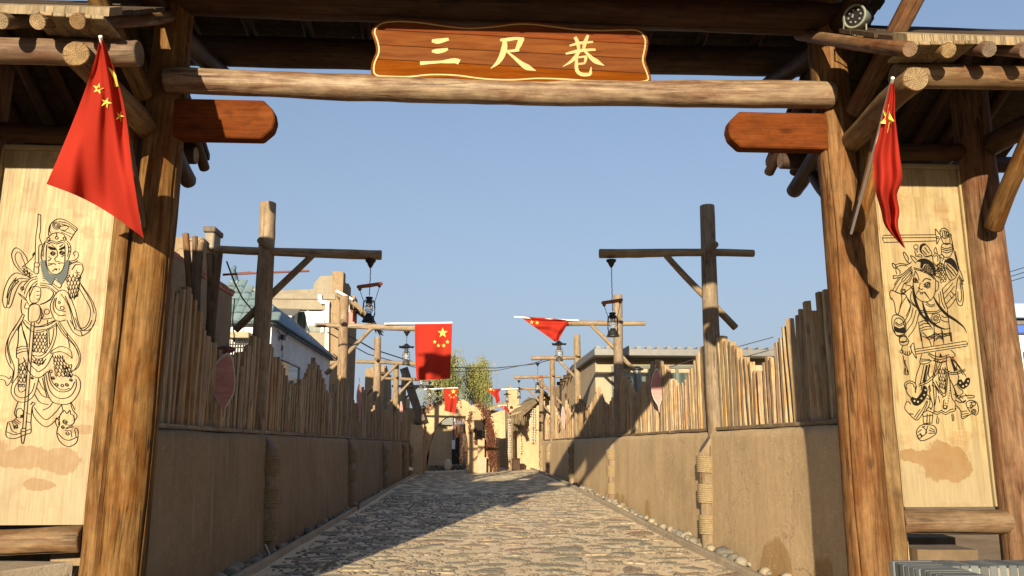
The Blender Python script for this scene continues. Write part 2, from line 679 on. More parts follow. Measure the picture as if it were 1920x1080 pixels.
plain('vine_stem', (.16, .10, .06), .9)
plain('vine_leaf', (.105, .034, .02), .85, var=.2)
plain('thatch', (.20, .15, .09), .95, nscale=20, namt=.6)
plain('garlic', (.72, .66, .55), .7, nscale=20)
plain('bark', (.16, .12, .085), .9, nscale=14, namt=.5)
plain('lamp_body', (.17, .18, .14), .5)
plain('cloth_grey', (.45, .45, .45), .9)

s = N('rope')
v = s.co('Object', (1, 1, 1))
n1 = s.noise(v, 40, 4, .7)
c = s.ramp(n1, [(.3, (.16, .12, .07)), (.7, (.30, .23, .135))])
wv = s.n('TexWave', bands_direction='DIAGONAL')
wv.inputs['Scale'].default_value = 40
s.l(v, wv.inputs['Vector'])
s.bump(wv.outputs[0], .5, .004)
M['rope'] = s.done(c, .95, .1)

s = N('glass_lamp')
s.b.inputs['Transmission Weight'].default_value = .85
s.b.inputs['IOR'].default_value = 1.35
M['glass_lamp'] = s.done((.85, .85, .8), .08, .5)

s = N('window_glass')
n1 = s.noise(s.co('Object', (6, 6, .8)), 1.5, 4)
M['window_glass'] = s.done(s.ramp(n1, [(.4, (.03, .05, .045)), (.7, (.10, .13, .11))]), .08, .6)

# glazed floor of colours for the laid stones
s = N('flagstone')
oi = s.n('ObjectInfo')
c = s.ramp(oi.outputs['Random'], [(0, (.29, .25, .17)), (.25, (.30, .215, .145)), (.42, (.42, .335, .22)), (.6, (.25, .225, .165)), (.78, (.37, .28, .18)), (.9, (.32, .275, .19))], 'CONSTANT')
v = s.co('Object', (1, 1, 1))
n1 = s.noise(v, 5, 6, .7)
n2 = s.noise(v, 38, 4, .7)
c = s.mix(.6, c, s.ramp(n1, [(.3, .6), (.7, 1.25)]), 'MULTIPLY')
c = s.mix(s.math('MULTIPLY', s.ramp(n1, [(.5, 0.0), (.66, 1.0)]), .55), c, (.54, .43, .3))
c = s.mix(.4, c, s.ramp(n2, [(.3, .6), (.65, 1.1)]), 'MULTIPLY')
s.bump(s.math('ADD', n1, s.math('MULTIPLY', n2, .4)), .6, .02)
M['flagstone'] = s.done(c, .75, .3)

s = N('cobble')
oi = s.n('ObjectInfo')
c = s.ramp(oi.outputs['Random'], [(0, (.22, .195, .15)), (.3, (.14, .13, .11)), (.55, (.29, .24, .17)), (.8, (.18, .16, .125))], 'CONSTANT')
n1 = s.noise(s.co('Object', (1, 1, 1)), 12, 5, .7)
c = s.mix(.6, c, s.ramp(n1, [(.3, .6), (.7, 1.2)]), 'MULTIPLY')
s.bump(n1, .3, .01)
M['cobble'] = s.done(c, .8, .25)

plain('pebble_dark', (.19, .155, .115), .85, namt=.5)
s = N('lane_mortar')
v = s.co('Object', (1, 1, 1), rnd=False)
n1 = s.noise(v, 1.2, 5, .6)
n2 = s.noise(v, 11, 6, .7)
n3 = s.noise(v, 70, 4, .7)
c = s.ramp(n1, [(.3, (.66, .52, .34)), (.7, (.76, .61, .42))])
c = s.mix(.5, c, s.ramp(n2, [(.28, .6), (.62, 1.1)]), 'MULTIPLY')
c = s.mix(.3, c, s.ramp(n3, [(.3, .6), (.65, 1.1)]), 'MULTIPLY')
vo = s.n('TexVoronoi')
vo.inputs['Scale'].default_value = 7
s.l(v, vo.inputs['Vector'])
c = s.mix(s.math('MULTIPLY', s.ramp(vo.outputs['Distance'], [(.10, 1.0), (.17, 0.0)]), .5), c, (.16, .13, .1))
s.bump(s.math('ADD', n2, s.math('MULTIPLY', n3, .3)), .35, .02)
M['lane_mortar'] = s.done(c, .95, .15)

BLOTS = [(4.07, 1.36, .26, .20), (3.92, 1.40, .20, .075), (3.76, 1.42, .14, .06), (4.2, 1.30, .14, .12), (-3.62, 1.40, .30, .10), (-3.28, 1.36, .22, .13), (-3.85, 1.46, .18, .12), (-3.45, 1.19, .15, .06), (-3.15, 1.62, .10, .05)]
# pale laminated board with water stains, varnished
s = N('panel_board')
v = s.co('Object', (1, 1, 1), rnd=False)
br = s.n('TexBrick', offset=.37, squash=1)
br.inputs['Scale'].default_value = 1
br.inputs['Brick Width'].default_value = .62
br.inputs['Row Height'].default_value = .062
br.inputs['Mortar Size'].default_value = .0006
br.inputs['Color1'].default_value = (.29, .22, .108, 1)
br.inputs['Color2'].default_value = (.195, .138, .062, 1)
br.inputs['Mortar'].default_value = (.17, .10, .04, 1)
br.inputs['Bias'].default_value = -.25
sw = s.n('SeparateXYZ')
s.l(v, sw.inputs[0])
cb = s.n('CombineXYZ')
s.l(sw.outputs[2], cb.inputs[0])
s.l(sw.outputs[0], cb.inputs[1])
s.l(cb.outputs[0], br.inputs['Vector'])
g = s.noise(s.co('Object', (40, 40, 2.4), rnd=False), 1.4, 5, .6)
c = s.mix(.75, br.outputs['Color'], s.ramp(g, [(.3, .62), (.62, 1.12)]), 'MULTIPLY')
c = s.mix(s.math('MULTIPLY', s.ramp(s.noise(s.co('Object', (5, 5, .7), rnd=False, loc=(1, 0, 2)), 1.6, 5, .65), [(.5, 0.0), (.68, 1.0)]), .45), c, (.16, .12, .065))
bl = s.noise(v, 2.6, 5, .6)
c = s.mix(s.math('MULTIPLY', s.ramp(bl, [(.5, 0.0), (.63, 1.0)]), .4), c, (.30, .24, .145))
c = s.mix(s.math('MULTIPLY', s.ramp(s.noise(s.co('Object', (2.2, 2.2, 3.4), loc=(2, 3, 1)), 1.7, 5, .62), [(.56, 0.0), (.68, 1.0)]), .55), c, (.18, .085, .026))
z = s.math('ADD', sw.outputs[2], s.math('MULTIPLY', s.noise(s.co('Object', (9, 9, 1.6), rnd=False), 1.5, 4, .6), .5))
low = s.ramp(z, [(1.55 / 5, 1.0), (1.85 / 5, 0.0)])
z5 = s.math('DIVIDE', z, 5)
low = s.ramp(z5, [(.325, 1.0), (.385, 0.0)])
c = s.mix(s.math('MULTIPLY', low, .55), c, (.20, .162, .10))
# one spreading brown water stain near the foot of each board
wob_ = s.math('ADD', s.math('MULTIPLY', s.noise(v, 5, 5, .6), 1.5), s.math('MULTIPLY', s.noise(s.co('Object', (30, 30, 6), rnd=False), 1, 3, .6), .35))
edge = None
for cx_, cz_, rx_, rz_ in BLOTS:
    ax = s.math('DIVIDE', s.math('SUBTRACT', sw.outputs[0], cx_), rx_)
    az = s.math('DIVIDE', s.math('SUBTRACT', sw.outputs[2], cz_), rz_)
    dd = s.math('SQRT', s.math('ADD', s.math('MULTIPLY', ax, ax), s.math('MULTIPLY', az, az)))
    mk_ = s.ramp(s.math('MULTIPLY', s.math('ADD', dd, wob_), .5), [(.86, 1.0), (.90, 0.0)])
    edge = mk_ if edge is None else s.math('MAXIMUM', edge, mk_)
edge = s.math('MULTIPLY', edge, s.ramp(s.noise(v, 9, 4, .6), [(.25, .55), (.7, .95)]))
c = s.mix(edge, c, (.165, .09, .03))
s.bump(g, .1, .004)
M['panel_board'] = s.done(c, s.ramp(g, [(.3, .62), (.7, .48)]), .35)

s = N('sign_board')
v = s.co('Object', (1, 1, 1))
g = s.noise(s.co('Object', (1.2, 14, 14)), 1.6, 6, .6, .8)
p = s.noise(s.co('Object', (1.5, 4, 4)), 1.5, 5, .6)
c = s.ramp(g, [(.3, (.075, .0195, .005)), (.66, (.135, .043, .011))])
c = s.mix(s.math('MULTIPLY', s.ramp(p, [(.5, 0.0), (.66, 1.0)]), .5), c, (.085, .02, .004))
vo = s.n('TexVoronoi')
vo.inputs['Scale'].default_value = 2
s.l(s.co('Object', (1, 2.6, 2.6)), vo.inputs['Vector'])
c = s.mix(s.math('MULTIPLY', s.ramp(vo.outputs['Distance'], [(.05, 1.0), (.13, 0.0)]), .5), c, (.17, .05, .012))
c = s.vary(c, .12, .008, .08)
s.bump(g, .15, .006)
M['sign_board'] = s.done(c, .8, .06)

s = N('flag_red')
n1 = s.noise(s.co('Object', (1, 1, 1)), 220, 2)
c = s.mix(.2, (.34, .027, .016), s.ramp(n1, [(.3, .6), (.6, 1.1)]), 'MULTIPLY')
tr = s.n('BsdfTranslucent')
tr.inputs[0].default_value = (.7, .04, .015, 1)
mx = s.n('MixShader')
mx.inputs[0].default_value = .25
s.done(c, .8, .08)
s.l(s.b.outputs[0], mx.inputs[1])
s.l(tr.outputs[0], mx.inputs[2])
s.l(mx.outputs[0], s.out.inputs[0])
M['flag_red'] = s.mat
plain('flag_yellow', (.62, .48, .09), .6, namt=.08)

s = N('leaf_board')
n1 = s.noise(s.co('Object', (3, 3, 22)), 1.5, 5, .6)
c = s.ramp(n1, [(.3, (.33, .145, .14)), (.7, (.46, .235, .215))])
M['leaf_board'] = s.done(c, .8, .2)

s = N('willow_leaf')
tc = s.n('ObjectInfo')
n1 = s.noise(s.co('Object', (1, 1, .4)), 1.1, 3)
c = s.ramp(n1, [(.35, (.10, .115, .035)), (.52, (.17, .175, .055)), (.68, (.27, .235, .085))])
M['willow_leaf'] = s.done(c, .7, .2)
# ------------------------------------------------------------------ ground and lane
def sheet(xs, ys, zf):
    vs = [(x, y, zf(x, y)) for y in ys for x in xs]
    n = len(xs)
    fs = [(j * n + i, j * n + i + 1, (j + 1) * n + i + 1, (j + 1) * n + i) for j in range(len(ys) - 1) for i in range(n - 1)]
    return mk(vs, fs, None, True)


def frange(a, b, st):
    n = max(1, round((b - a) / st))
    return [a + (b - a) * i / n for i in range(n + 1)]


gx = [-3000, -800, -200, -60, -25] + frange(-12, 12, 2) + [25, 60, 200, 800, 3000]
gy = [-3000, -800, -200, -60, -20] + frange(-8, 60, 4) + [80, 120, 300, 900, 3000]
g = obj('ground', sheet(gx, gy, lambda x, y: gz(x, y) - .05), M['soil'])
g['kind'] = 'structure'
lane = obj('lane', sheet(frange(-2.62, 3.42, .16), frange(-4, 36, .16) + frange(36.5, 50, .5), lambda x, y: gz(x, y) + .012 * mnoise.noise(Vector((x * 1.3, y * 1.3, 0))) + .007 * mnoise.noise(Vector((x * 5, y * 5, 2)))), M['lane_mortar'])
lane['kind'] = 'structure'
yard = obj('yard', sheet(frange(-9, 9, 1.5), frange(43, 75, 2), lambda x, y: gz(x, y) + .004 - .05 + .03 * sst(43, 46, y)), M['soil'])
yard['kind'] = 'structure'


def stone_mesh(seed, n=11, h=.010, el=.6):
    R = random.Random(seed)
    ph = [R.uniform(0, 6.28) for _ in range(3)]
    vs = []
    base = []
    for k in range(n):
        t = 2 * math.pi * k / n
        r = 1 + .22 * math.sin(2 * t + ph[0]) + .16 * math.sin(3 * t + ph[1]) + .1 * math.sin(5 * t + ph[2]) + R.uniform(-.08, .08)
        base.append((r * math.cos(t) * .5, r * math.sin(t) * .5 * el))
    for s_, z in ((1.16, -.012), (1.0, h * .35), (.82, h * .85), (.5, h * 1.05)):
        for x, y in base:
            vs.append((x * s_, y * s_, z + (R.uniform(-.003, .003) if z > 0 else 0)))
    vs.append((0, 0, h))
    fs = []
    for i in range(3):
        for k in range(n):
            fs.append((i * n + k, i * n + (k + 1) % n, (i + 1) * n + (k + 1) % n, (i + 1) * n + k))
    for k in range(n):
        fs.append((3 * n + k, 3 * n + (k + 1) % n, 4 * n))
    return mk(vs, fs, None, True)


SM = [stone_mesh(k, el=random.Random(k).uniform(.5, .85)) for k in range(14)]
for me in SM:
    me.materials.append(M['flagstone'])
R = random.Random(21)
pl = []
cells = {}
tries = 0
while tries < 9000:
    tries += 1
    y = 8.6 + 33 * R.random() ** 1.25
    x = R.uniform(-2.3, 3.1)
    size = R.choice([.28, .36, .42, .5, .58, .68])
    ok = True
    for (a, b, sz) in pl:
        if abs(a - x) < .8 and abs(b - y) < .7:
            dx, dy = (a - x), (b - y) * 1.25
            if dx * dx + dy * dy < ((sz + size) * .53) ** 2:
                ok = False
                break
    if ok:
        pl.append((x, y, size))
pl.sort(key=lambda q: q[1])
far = MB()
for i, (x, y, size) in enumerate(pl):
    me = SM[i % len(SM)]
    rz = R.gauss(0, .45)
    z = gz(x, y) + .004
    if i < 300:
        o = bpy.data.objects.new('stone', me)
        link(o, lane, (x, y, z))
        o.rotation_euler = (R.gauss(0, .012), R.gauss(0, .012), rz)
        o.scale = (size, size, 1)
    elif y < 42:
        c, sn = math.cos(rz), math.sin(rz)
        far.add([(x + size * (v.co.x * c - v.co.y * sn), y + size * (v.co.x * sn + v.co.y * c), z + v.co.z) for v in me.vertices], [tuple(p.vertices) for p in me.polygons], 0, True)
if far.v:
    o = far.build('far_stones', M['flagstone'], lane)
    o['kind'] = 'stuff'
peb = MB()
for i in range(5200):
    y = 8.8 + 15 * R.random() ** 1.3
    x = R.uniform(-2.4, 3.2)
    r = R.choice([.014, .02, .026, .034])
    z = gz(x, y)
    a = R.uniform(0, 3.1)
    vs = [(x + r * 1.3 * math.cos(a + k * 1.2566), y + r * math.sin(a + k * 1.2566), z - .004) for k in range(5)] + [(x + .6 * r * 1.3 * math.cos(a + k * 1.2566), y + .6 * r * math.sin(a + k * 1.2566), z + r * .55) for k in range(5)]
    peb.add(vs, [(k, (k + 1) % 5, 5 + (k + 1) % 5, 5 + k) for k in range(5)] + [(5, 6, 7, 8, 9)], 0, True)
o = peb.build('pebbles', M['pebble_dark'], lane)
o['kind'] = 'stuff'

# kerbs with the rounded stones along the foot of the walls
CM = []
for k in range(8):
    bm = bmesh.new()
    bmesh.ops.create_icosphere(bm, subdivisions=2, radius=.5)
    Rk = random.Random(k + 50)
    of = Vector((k * 7, 3, 1))
    for v in bm.verts:
        v.co *= 1 + .25 * mnoise.noise(v.co * 2 + of)
        v.co.z *= .75
    me = bpy.data.meshes.new('mesh')
    bm.to_mesh(me)
    bm.free()
    me.polygons.foreach_set('use_smooth', [True] * len(me.polygons))
    me.materials.append(M['cobble'])
    CM.append(me)


def kerb(x0, x1, ya, yb, side):
    ys = frange(ya, yb, .5)
    m = MB()
    sec = lambda y: [(x0, y, gz(x0, y) - .06), (x0 + .01, y, gz(x0, y) + .075), (x0 + .03, y, gz(x0, y) + .09), (x1 - .03, y, gz(x0, y) + .09), (x1 - .01, y, gz(x0, y) + .075), (x1, y, gz(x0, y) - .06)]
    vs = []
    for y in ys:
        dx = .012 * mnoise.noise(Vector((y, x0, 1)))
        vs += [(a + dx, b, c + .01 * mnoise.noise(Vector((y * 2, x0, a)))) for a, b, c in sec(y)]
    fs = [(j * 6 + k, j * 6 + k + 1, (j + 1) * 6 + k + 1, (j + 1) * 6 + k) for j in range(len(ys) - 1) for k in range(5)]
    m.add(vs, fs)
    o = m.build('kerb', M['kerb_stone'])
    o['kind'] = 'structure'
    return o


kr = kerb(3.20, 3.32, 7.2, 45, 1)
kl = kerb(-2.62, -2.52, 7.2, 43, -1)
for kb, xa, xb, n in ((kr, 3.36, 3.56, 150), (kl, -2.80, -2.64, 130)):
    y = 8.2
    k = 0
    while y < 26:
        sz = R.choice([.06, .08, .1, .12, .15, .19]) * R.uniform(.85, 1.15)
        x = R.uniform(xa, xb)
        o = bpy.data.objects.new('stone', CM[k % 8])
        link(o, kb, (x, y, gz(x, y) + .03 + sz * .16))
        o.scale = (sz * R.uniform(.8, 1.1), sz * R.uniform(.9, 1.5), sz)
        o.rotation_euler = (R.uniform(-.4, .4), R.uniform(-.4, .4), R.uniform(0, 3))
        y += sz * (.8 if k % 3 else .3) + (R.random() ** 4) * .55
        k += 1


# ------------------------------------------------------------------ the two earth walls
def earth_wall(xb, xt, side, ya, yb, ztop, mat, label, thick=.62):
    """lane face from xb (foot) to xt (top); side = +1 when the body lies towards +x"""
    rows = [(-.25, 0), (.25, 0), (.5, 0), (.75, 0), (1, 0), (1.25, 0), (ztop - .1, 0), (ztop - .03, .012), (ztop, .05), (ztop + .012, thick * .5), (ztop, thick - .05), (ztop - .06, thick), (0, thick + .04), (-.25, thick + .04)]
    ys = [ya, ya + .02] + frange(ya + .1, yb - .1, .22) + [yb - .02, yb]
    vs = []
    for j, y in enumerate(ys):
        for z, d in rows:
            x = xb + (xt - xb) * max(0, z) / ztop + side * d
            e = .02 if j in (0, len(ys) - 1) else 0
            nz = .020 * mnoise.noise(Vector((y * .8, z * .9, side * 3))) + .008 * mnoise.noise(Vector((y * 3.1, z * 3.3, side * 5)))
            hz = z
            if z > ztop - .2:
                hz += .018 * mnoise.noise(Vector((y * .9, d, 9)))
            vs.append((x + nz + side * e, y, hz))
    n = len(rows)
    fs = [(j * n + k, j * n + k + 1, (j + 1) * n + k + 1, (j + 1) * n + k) for j in range(len(ys) - 1) for k in range(n - 1)]
    fs.append(tuple(range(n)))
    fs.append(tuple(range((len(ys) - 1) * n, len(ys) * n))[::-1])
    if side < 0:
        fs = [tuple(reversed(f)) for f in fs]
    m = MB()
    m.add(vs, fs, 0, True)
    m.sm[-1] = m.sm[-2] = False
    o = m.build('earth_wall', mat)
    return tag(o, label, 'wall')


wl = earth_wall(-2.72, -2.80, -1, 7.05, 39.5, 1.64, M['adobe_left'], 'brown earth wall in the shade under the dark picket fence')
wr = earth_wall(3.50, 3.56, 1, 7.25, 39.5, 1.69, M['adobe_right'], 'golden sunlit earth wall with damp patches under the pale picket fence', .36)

# ------------------------------------------------------------------ picket fences
PK = []
for k in range(6):
    Rk = random.Random(k)
    a, b = Rk.uniform(.036, .044), Rk.uniform(.034, .043)
    top = Rk.uniform(-.012, .012)
    vs, fs, mi = [], [], []
    prof = [(-a + .005, -b), (a - .005, -b), (a, -b + .005), (a, b - .005), (a - .005, b), (-a + .005, b), (-a, b - .005), (-a, -b + .005)]
    zs = [0, .35, .7, .99, 1]
    for z in zs:
        dx, dy = Rk.uniform(-.004, .004), Rk.uniform(-.004, .004)
        f = .93 if z == 1 else 1
        vs += [(x * f + dx, y * f + dy, z + (top * x / a * .4 if z > .9 else 0)) for x, y in prof]
    for i in range(4):
        for q in range(8):
            fs.append((i * 8 + q, i * 8 + (q + 1) % 8, (i + 1) * 8 + (q + 1) % 8, (i + 1) * 8 + q))
            mi.append(0)
    fs.append(tuple(range(32, 40)))
    mi.append(0)
    me = mk(vs, fs, mi, False)
    me.materials.append(M['picket_wood'])
    PK.append(me)


def interp(pts, y):
    if y <= pts[0][0]:
        return pts[0][1]
    for (a, b), (c, d) in zip(pts, pts[1:]):
        if y <= c:
            return b + (d - b) * (y - a) / (c - a)
    return pts[-1][1]


PL = [(7.1, 2.95), (8.0, 3.01), (8.26, 3.11), (8.64, 3.05), (9.0, 2.81), (9.37, 2.65), (9.9, 2.52), (10.5, 2.65), (11.06, 2.88), (11.5, 3.08), (12.2, 2.90), (12.7, 2.76), (13.4, 2.55), (14.0, 2.5), (14.8, 2.76), (15.55, 3.13), (16.25, 2.93), (17.0, 2.53), (17.5, 2.5), (18.36, 2.95), (19.2, 3.15), (20.3, 2.68), (21.4, 2.5), (22.4, 2.8), (23.0, 3.12), (24, 2.7), (24.9, 2.48), (26.7, 3.15), (28.6, 2.5), (30.4, 3.1), (32.3, 2.5), (34.4, 3.15), (36.2, 2.5), (37.8, 3.1), (39.3, 2.6)]
PR = [(7.3, 2.95), (8.0, 3.05), (8.27, 3.15), (8.53, 3.08), (9.26, 2.78), (9.64, 2.63), (10.0, 2.47), (10.19, 2.47), (10.7, 2.7), (11.47, 3.06), (11.76, 3.15), (12.35, 3.08), (12.76, 2.93), (13.34, 2.70), (13.7, 2.55), (13.99, 2.5), (14.5, 2.72), (15.0, 2.94), (15.75, 3.19), (16.27, 3.06), (16.75, 2.85), (17.76, 2.6), (18.57, 2.99), (19.4, 3.2), (21, 2.6), (21.6, 2.5), (22.9, 3.15), (24.8, 2.6), (25.3, 2.5), (27.0, 3.15), (29, 2.5), (30.8, 3.15), (32.8, 2.5), (35.0, 3.15), (37, 2.5), (38.4, 3.0), (39.3, 2.6)]


def fence(x, side, pts, ya, yb, zb, label, group, posts):
    t = thing('picket_fence', label, 'fence', (x, ya, zb))
    R = random.Random(int(x * 10))
    for y0 in frange(ya, yb, (yb - ya) / 9)[:-1]:
        y1 = y0 + (yb - ya) / 9 - .01
        timber('base_rail', (x - side * .01, y0, zb + .028), (x - side * .01, y1, zb + .028), .05, .17, M['rail_wood'], t, xdir=(0, 0, 1))
    for zr in (.35,):
        timber('rear_rail', (x + side * .085, ya, zb + zr), (x + side * .085, yb, zb + zr), .05, .07, M['rail_wood'], t, xdir=(1, 0, 0), rings=20)
    y = ya + .06
    k = 0
    while y < yb:
        if min(abs(y - p) for p in posts) > .13:
            top = interp(pts, y) + R.uniform(-.045, .045) - (R.uniform(.06, .2) if R.random() < .05 else 0)
            o = bpy.data.objects.new('picket', PK[k % 6])
            link(o, t, (x + R.uniform(-.008, .008), y, zb + .055))
            o.scale = (R.uniform(.8, 1.12), R.uniform(.75, 1.15), top - zb - .055)
            o.rotation_euler = (R.gauss(0, .010), R.gauss(0, .008), R.choice([0, math.pi]) + R.gauss(0, .16))
            k += 1
        y += R.uniform(.135, .172)
    return t


LY = [11.5, 19.3, 26.8, 34.6]
RY = [11.9, 19.8, 27.4, 35.5]
fence(-2.98, -1, PL, 7.0, 39.4, 1.65, 'long shaded picket fence with zigzag top on the brown earth wall', None, LY)
fence(3.72, 1, PR, 7.35, 39.4, 1.70, 'long sunlit picket fence with zigzag top on the golden earth wall', None, RY)


# ------------------------------------------------------------------ short posts bound with rope, at the foot of each lantern post
def rope_band(r, h, n, seed):
    R = random.Random(seed)
    m = MB()
    prof = []
    for k in range(n):
        z = h * (k + .5) / n
        rr = h / n * .5
        e = R.uniform(-.003, .003)
        for a in (-1.5, -.8, 0, .8, 1.5):
            prof.append((r + e + rr * 1.5 * math.cos(a), z + rr * math.sin(a)))
    prof = [(r - .02, 0)] + prof + [(r - .02, h)]
    m.lathe(prof, 18)
    for v in m.v:
        v.z += .006 * math.sin(math.atan2(v.y, v.x) * 1 + seed) + .004 * mnoise.noise(v * 9)
    return m


STUB = []


def stub(x, y, side, label, zt=1.55):
    z0 = gz(x, y) - .1
    t = thing('rope_bound_post', label, 'post', (x, y, gz(x, y)), group='short rope bound posts along the lane walls')
    m = MB()
    me = log_mesh(zt - z0, .115, .105, seed=int(y * 7 + x), seg=16, rings=10, wob=.06, bend=.008)
    # slanted cut top that leans back into the wall
    for v in me.vertices:
        if v.co.z > zt - z0 - .15:
            v.co.z += (v.co.x * side) * 1.35 - .02
    o = obj('post', me, [M['grey_wood'], M['grey_dark']], t, (x, y, z0))
    for k, zc in enumerate((.22, .66, 1.10)):
        zz = gz(x, y) * (1 - .3 * k) + zc
        h = .27 if k < 2 else .24
        rope_band(.128, h, 9, int(y * 3 + k)).build('rope_wrap', M['rope'], t)
        w_ = COL.objects[-1]
        w_.location = Vector((x, y, zz)) - WL[t.name]
        WL[w_.name] = Vector((x, y, zz))
    return t


NUMS = ['nearest', 'second', 'third', 'fourth']
for k, y in enumerate(LY):
    stub(-2.74, y, -1, ['shaded rope bound post nearest the gate on the brown wall', 'second rope bound post along the brown shaded wall, ends in a grass tuft', 'third rope bound post from the gate along the brown wall', 'fourth rope bound post along the brown wall, near the white drain pipe'][k])
for k, y in enumerate(RY):
    stub(3.50, y, 1, ['sunlit rope bound post nearest the gate on the golden wall', 'second rope bound post along the golden wall, its top in shadow', 'third rope bound post along the golden wall, inside the diagonal shadow', 'fourth rope bound post from the gate along the golden wall'][k])
stub(-2.74, 38.6, -1, 'last rope bound post of the brown wall beside the earth arch')
stub(3.50, 38.9, 1, 'last rope bound post at the far end of the golden wall')


# ------------------------------------------------------------------ lanterns
def lantern_proto(kind, cord):
    """hangs from its origin"""
    t = bpy.data.objects.new('lantern', None)
    t.empty_display_size = .1
    link(t)
    m = MB()
    m.lathe([(.012, -.125), (.03, -.10), (.055, -.045), (.075, -.03), (.078, -.0)], 10)
    m.build('mount', M['black_iron'], t)
    m = MB()
    n = max(3, int(cord / .05))
    for i in range(n):
        z = -.11 - (cord - .03) * i / n
        zz = -.11 - (cord - .03) * (i + 1) / n
        m.tube([(.006, 0, z + .006), (.006 if i % 2 else 0, .006, (z + zz) / 2), (.0, .0, zz)], .006, 5)
    m.build('chain', M['black_iron'], t)
    z0 = -.11 - cord
    if kind == 'yoke':
        m = MB()
        m.tube([(-.185, 0, z0 + .02 - .05), (-.17, 0, z0 - .025), (0, 0, z0 + .006), (.17, 0, z0 + .045), (.185, 0, z0 + .05)], [.012, .026, .030, .026, .012], 9)
        for sx, zz in ((-1, z0 - .05), (1, z0 + .015)):
            m.lathe([(.012, -.03), (.026, -.015), (.026, .02)], 8, c=(sx * .14, 0, zz))
        m.build('yoke_bar', M['yoke_wood'], t)
        for sx in (-1, 1):
            m = MB()
            a = Vector((sx * .14, 0, z0 + sx * .03 - .04))
            b = Vector((sx * .075, 0, z0 - .245))
            for i in range(5):
                p, q = a.lerp(b, i / 5), a.lerp(b, (i + 1) / 5)
                m.tube([p, (p + q) / 2 + Vector((0, .007 * (-1) ** i, 0)), q], .005, 4)
            m.build('side_chain', M['black_iron'], t)
        zt = z0 - .16
        m = MB()
        m.tube([(0, 0, z0 - .02), (0, 0, zt + .02)], .006, 5)
        m.build('hook', M['black_iron'], t)
    else:
        m = MB()
        m.lathe([(.15, -.075), (.135, -.062), (.09, -.04), (.05, -.008), (.03, .02), (.01, .03)], 14, c=(0, 0, z0 + .03))
        for v in m.v:
            r = math.hypot(v.x, v.y)
            a = math.atan2(v.y, v.x)
            v.z += .022 * (r / .15) ** 3 * math.cos(a * 6) + .03 * max(0, abs(v.x) / .15) ** 4
            v.x *= 1.25
        m.build('shade_hat', M['black_iron'], t)
        zt = z0 - .075
    fr = M['aged_iron'] if kind == 'hat' else M['black_iron']
    m = MB()
    m.lathe([(.046, -.10), (.05, -.085), (.058, -.08), (.05, -.07), (.038, -.055), (.04, -.03), (.056, -.02), (.05, -.005), (.03, .0)], 14, c=(0, 0, zt))
    m.build('cap', fr, t)
    m = MB()
    m.lathe([(.034, -.245), (.05, -.215), (.058, -.175), (.05, -.13), (.038, -.10)], 14, c=(0, 0, zt))
    m.build('glass', M['glass_lamp'], t)
    m = MB()
    m.lathe([(.098, -.37), (.1, -.36), (.086, -.345), (.078, -.30), (.07, -.285), (.045, -.275), (.042, -.25), (.02, -.245)], 16, c=(0, 0, zt))
    m.build('oil_tank', fr, t)
    for sx in (-1, 1):
        m = MB()
        m.tube([(sx * .045, 0, zt - .045), (sx * .075, 0, zt - .075), (sx * .083, 0, zt - .16), (sx * .085, 0, zt - .25), (sx * .07, 0, zt - .295)], .0105, 6)
        m.build('side_tube', fr, t)
    m = MB()
    for zz in (-.14, -.2):
        m.tube([(.062 * math.cos(q * .3927), .062 * math.sin(q * .3927), zt + zz) for q in range(17)], .003, 4)
    m.build('guard_wire', fr, t)
    return t


PROT = {}


def lantern(kind, cord, p, rz, label):
    key = (kind, round(cord, 2))
    if key not in PROT:
        PROT[key] = t = lantern_proto(kind, cord)
        t.location = p
    else:
        t = copy_tree(PROT[key])
        t.location = p
    t.rotation_euler = (0, 0, rz)
    tag(t, label, 'lantern', 'lanterns hanging along the lane')
    return t


# ------------------------------------------------------------------ lantern posts
def lantern_post(x, y, side, zb, zt, za, inner, outer, label, mat, armmat, br=(.62, 1.12), r=.122, ra=.068, peg=.32, armtilt=0):
    """side = +1: the arm reaches towards +x (over the lane)"""
    t = thing('lantern_post', label, 'post', (x, y, zb), group='wooden lantern posts along the lane')
    log('post', (x, y, zb - .3), (x + side * -.02, y, zt), r * 1.08, r * .93, mat, t, wob=.07, bend=.02, crack=(4.2, 5.4), rings=14)
    a = Vector((x + side * inner, y - .02, za - armtilt))
    b = Vector((x - side * outer, y - .02, za + armtilt * .4 + .03))
    mid = Vector((x - side * .09, y - .02, za + .02))
    log('crossarm', a, b, ra * 1.08, ra * .82, armmat, t, rings=16, wob=.09, bend=.02)
    ys = y + .17
    log('brace', (x + side * (br[0] + .05), y - .01, za - .015), (x - side * .42, ys - .03, za - br[1]), .047, .055, armmat, t, rings=10)
    log('peg', (x + side * .02, y + .1, za + .04), (x - side * .02, y - peg, za + .10), .05, .053, mat, t, rings=3)
    return t


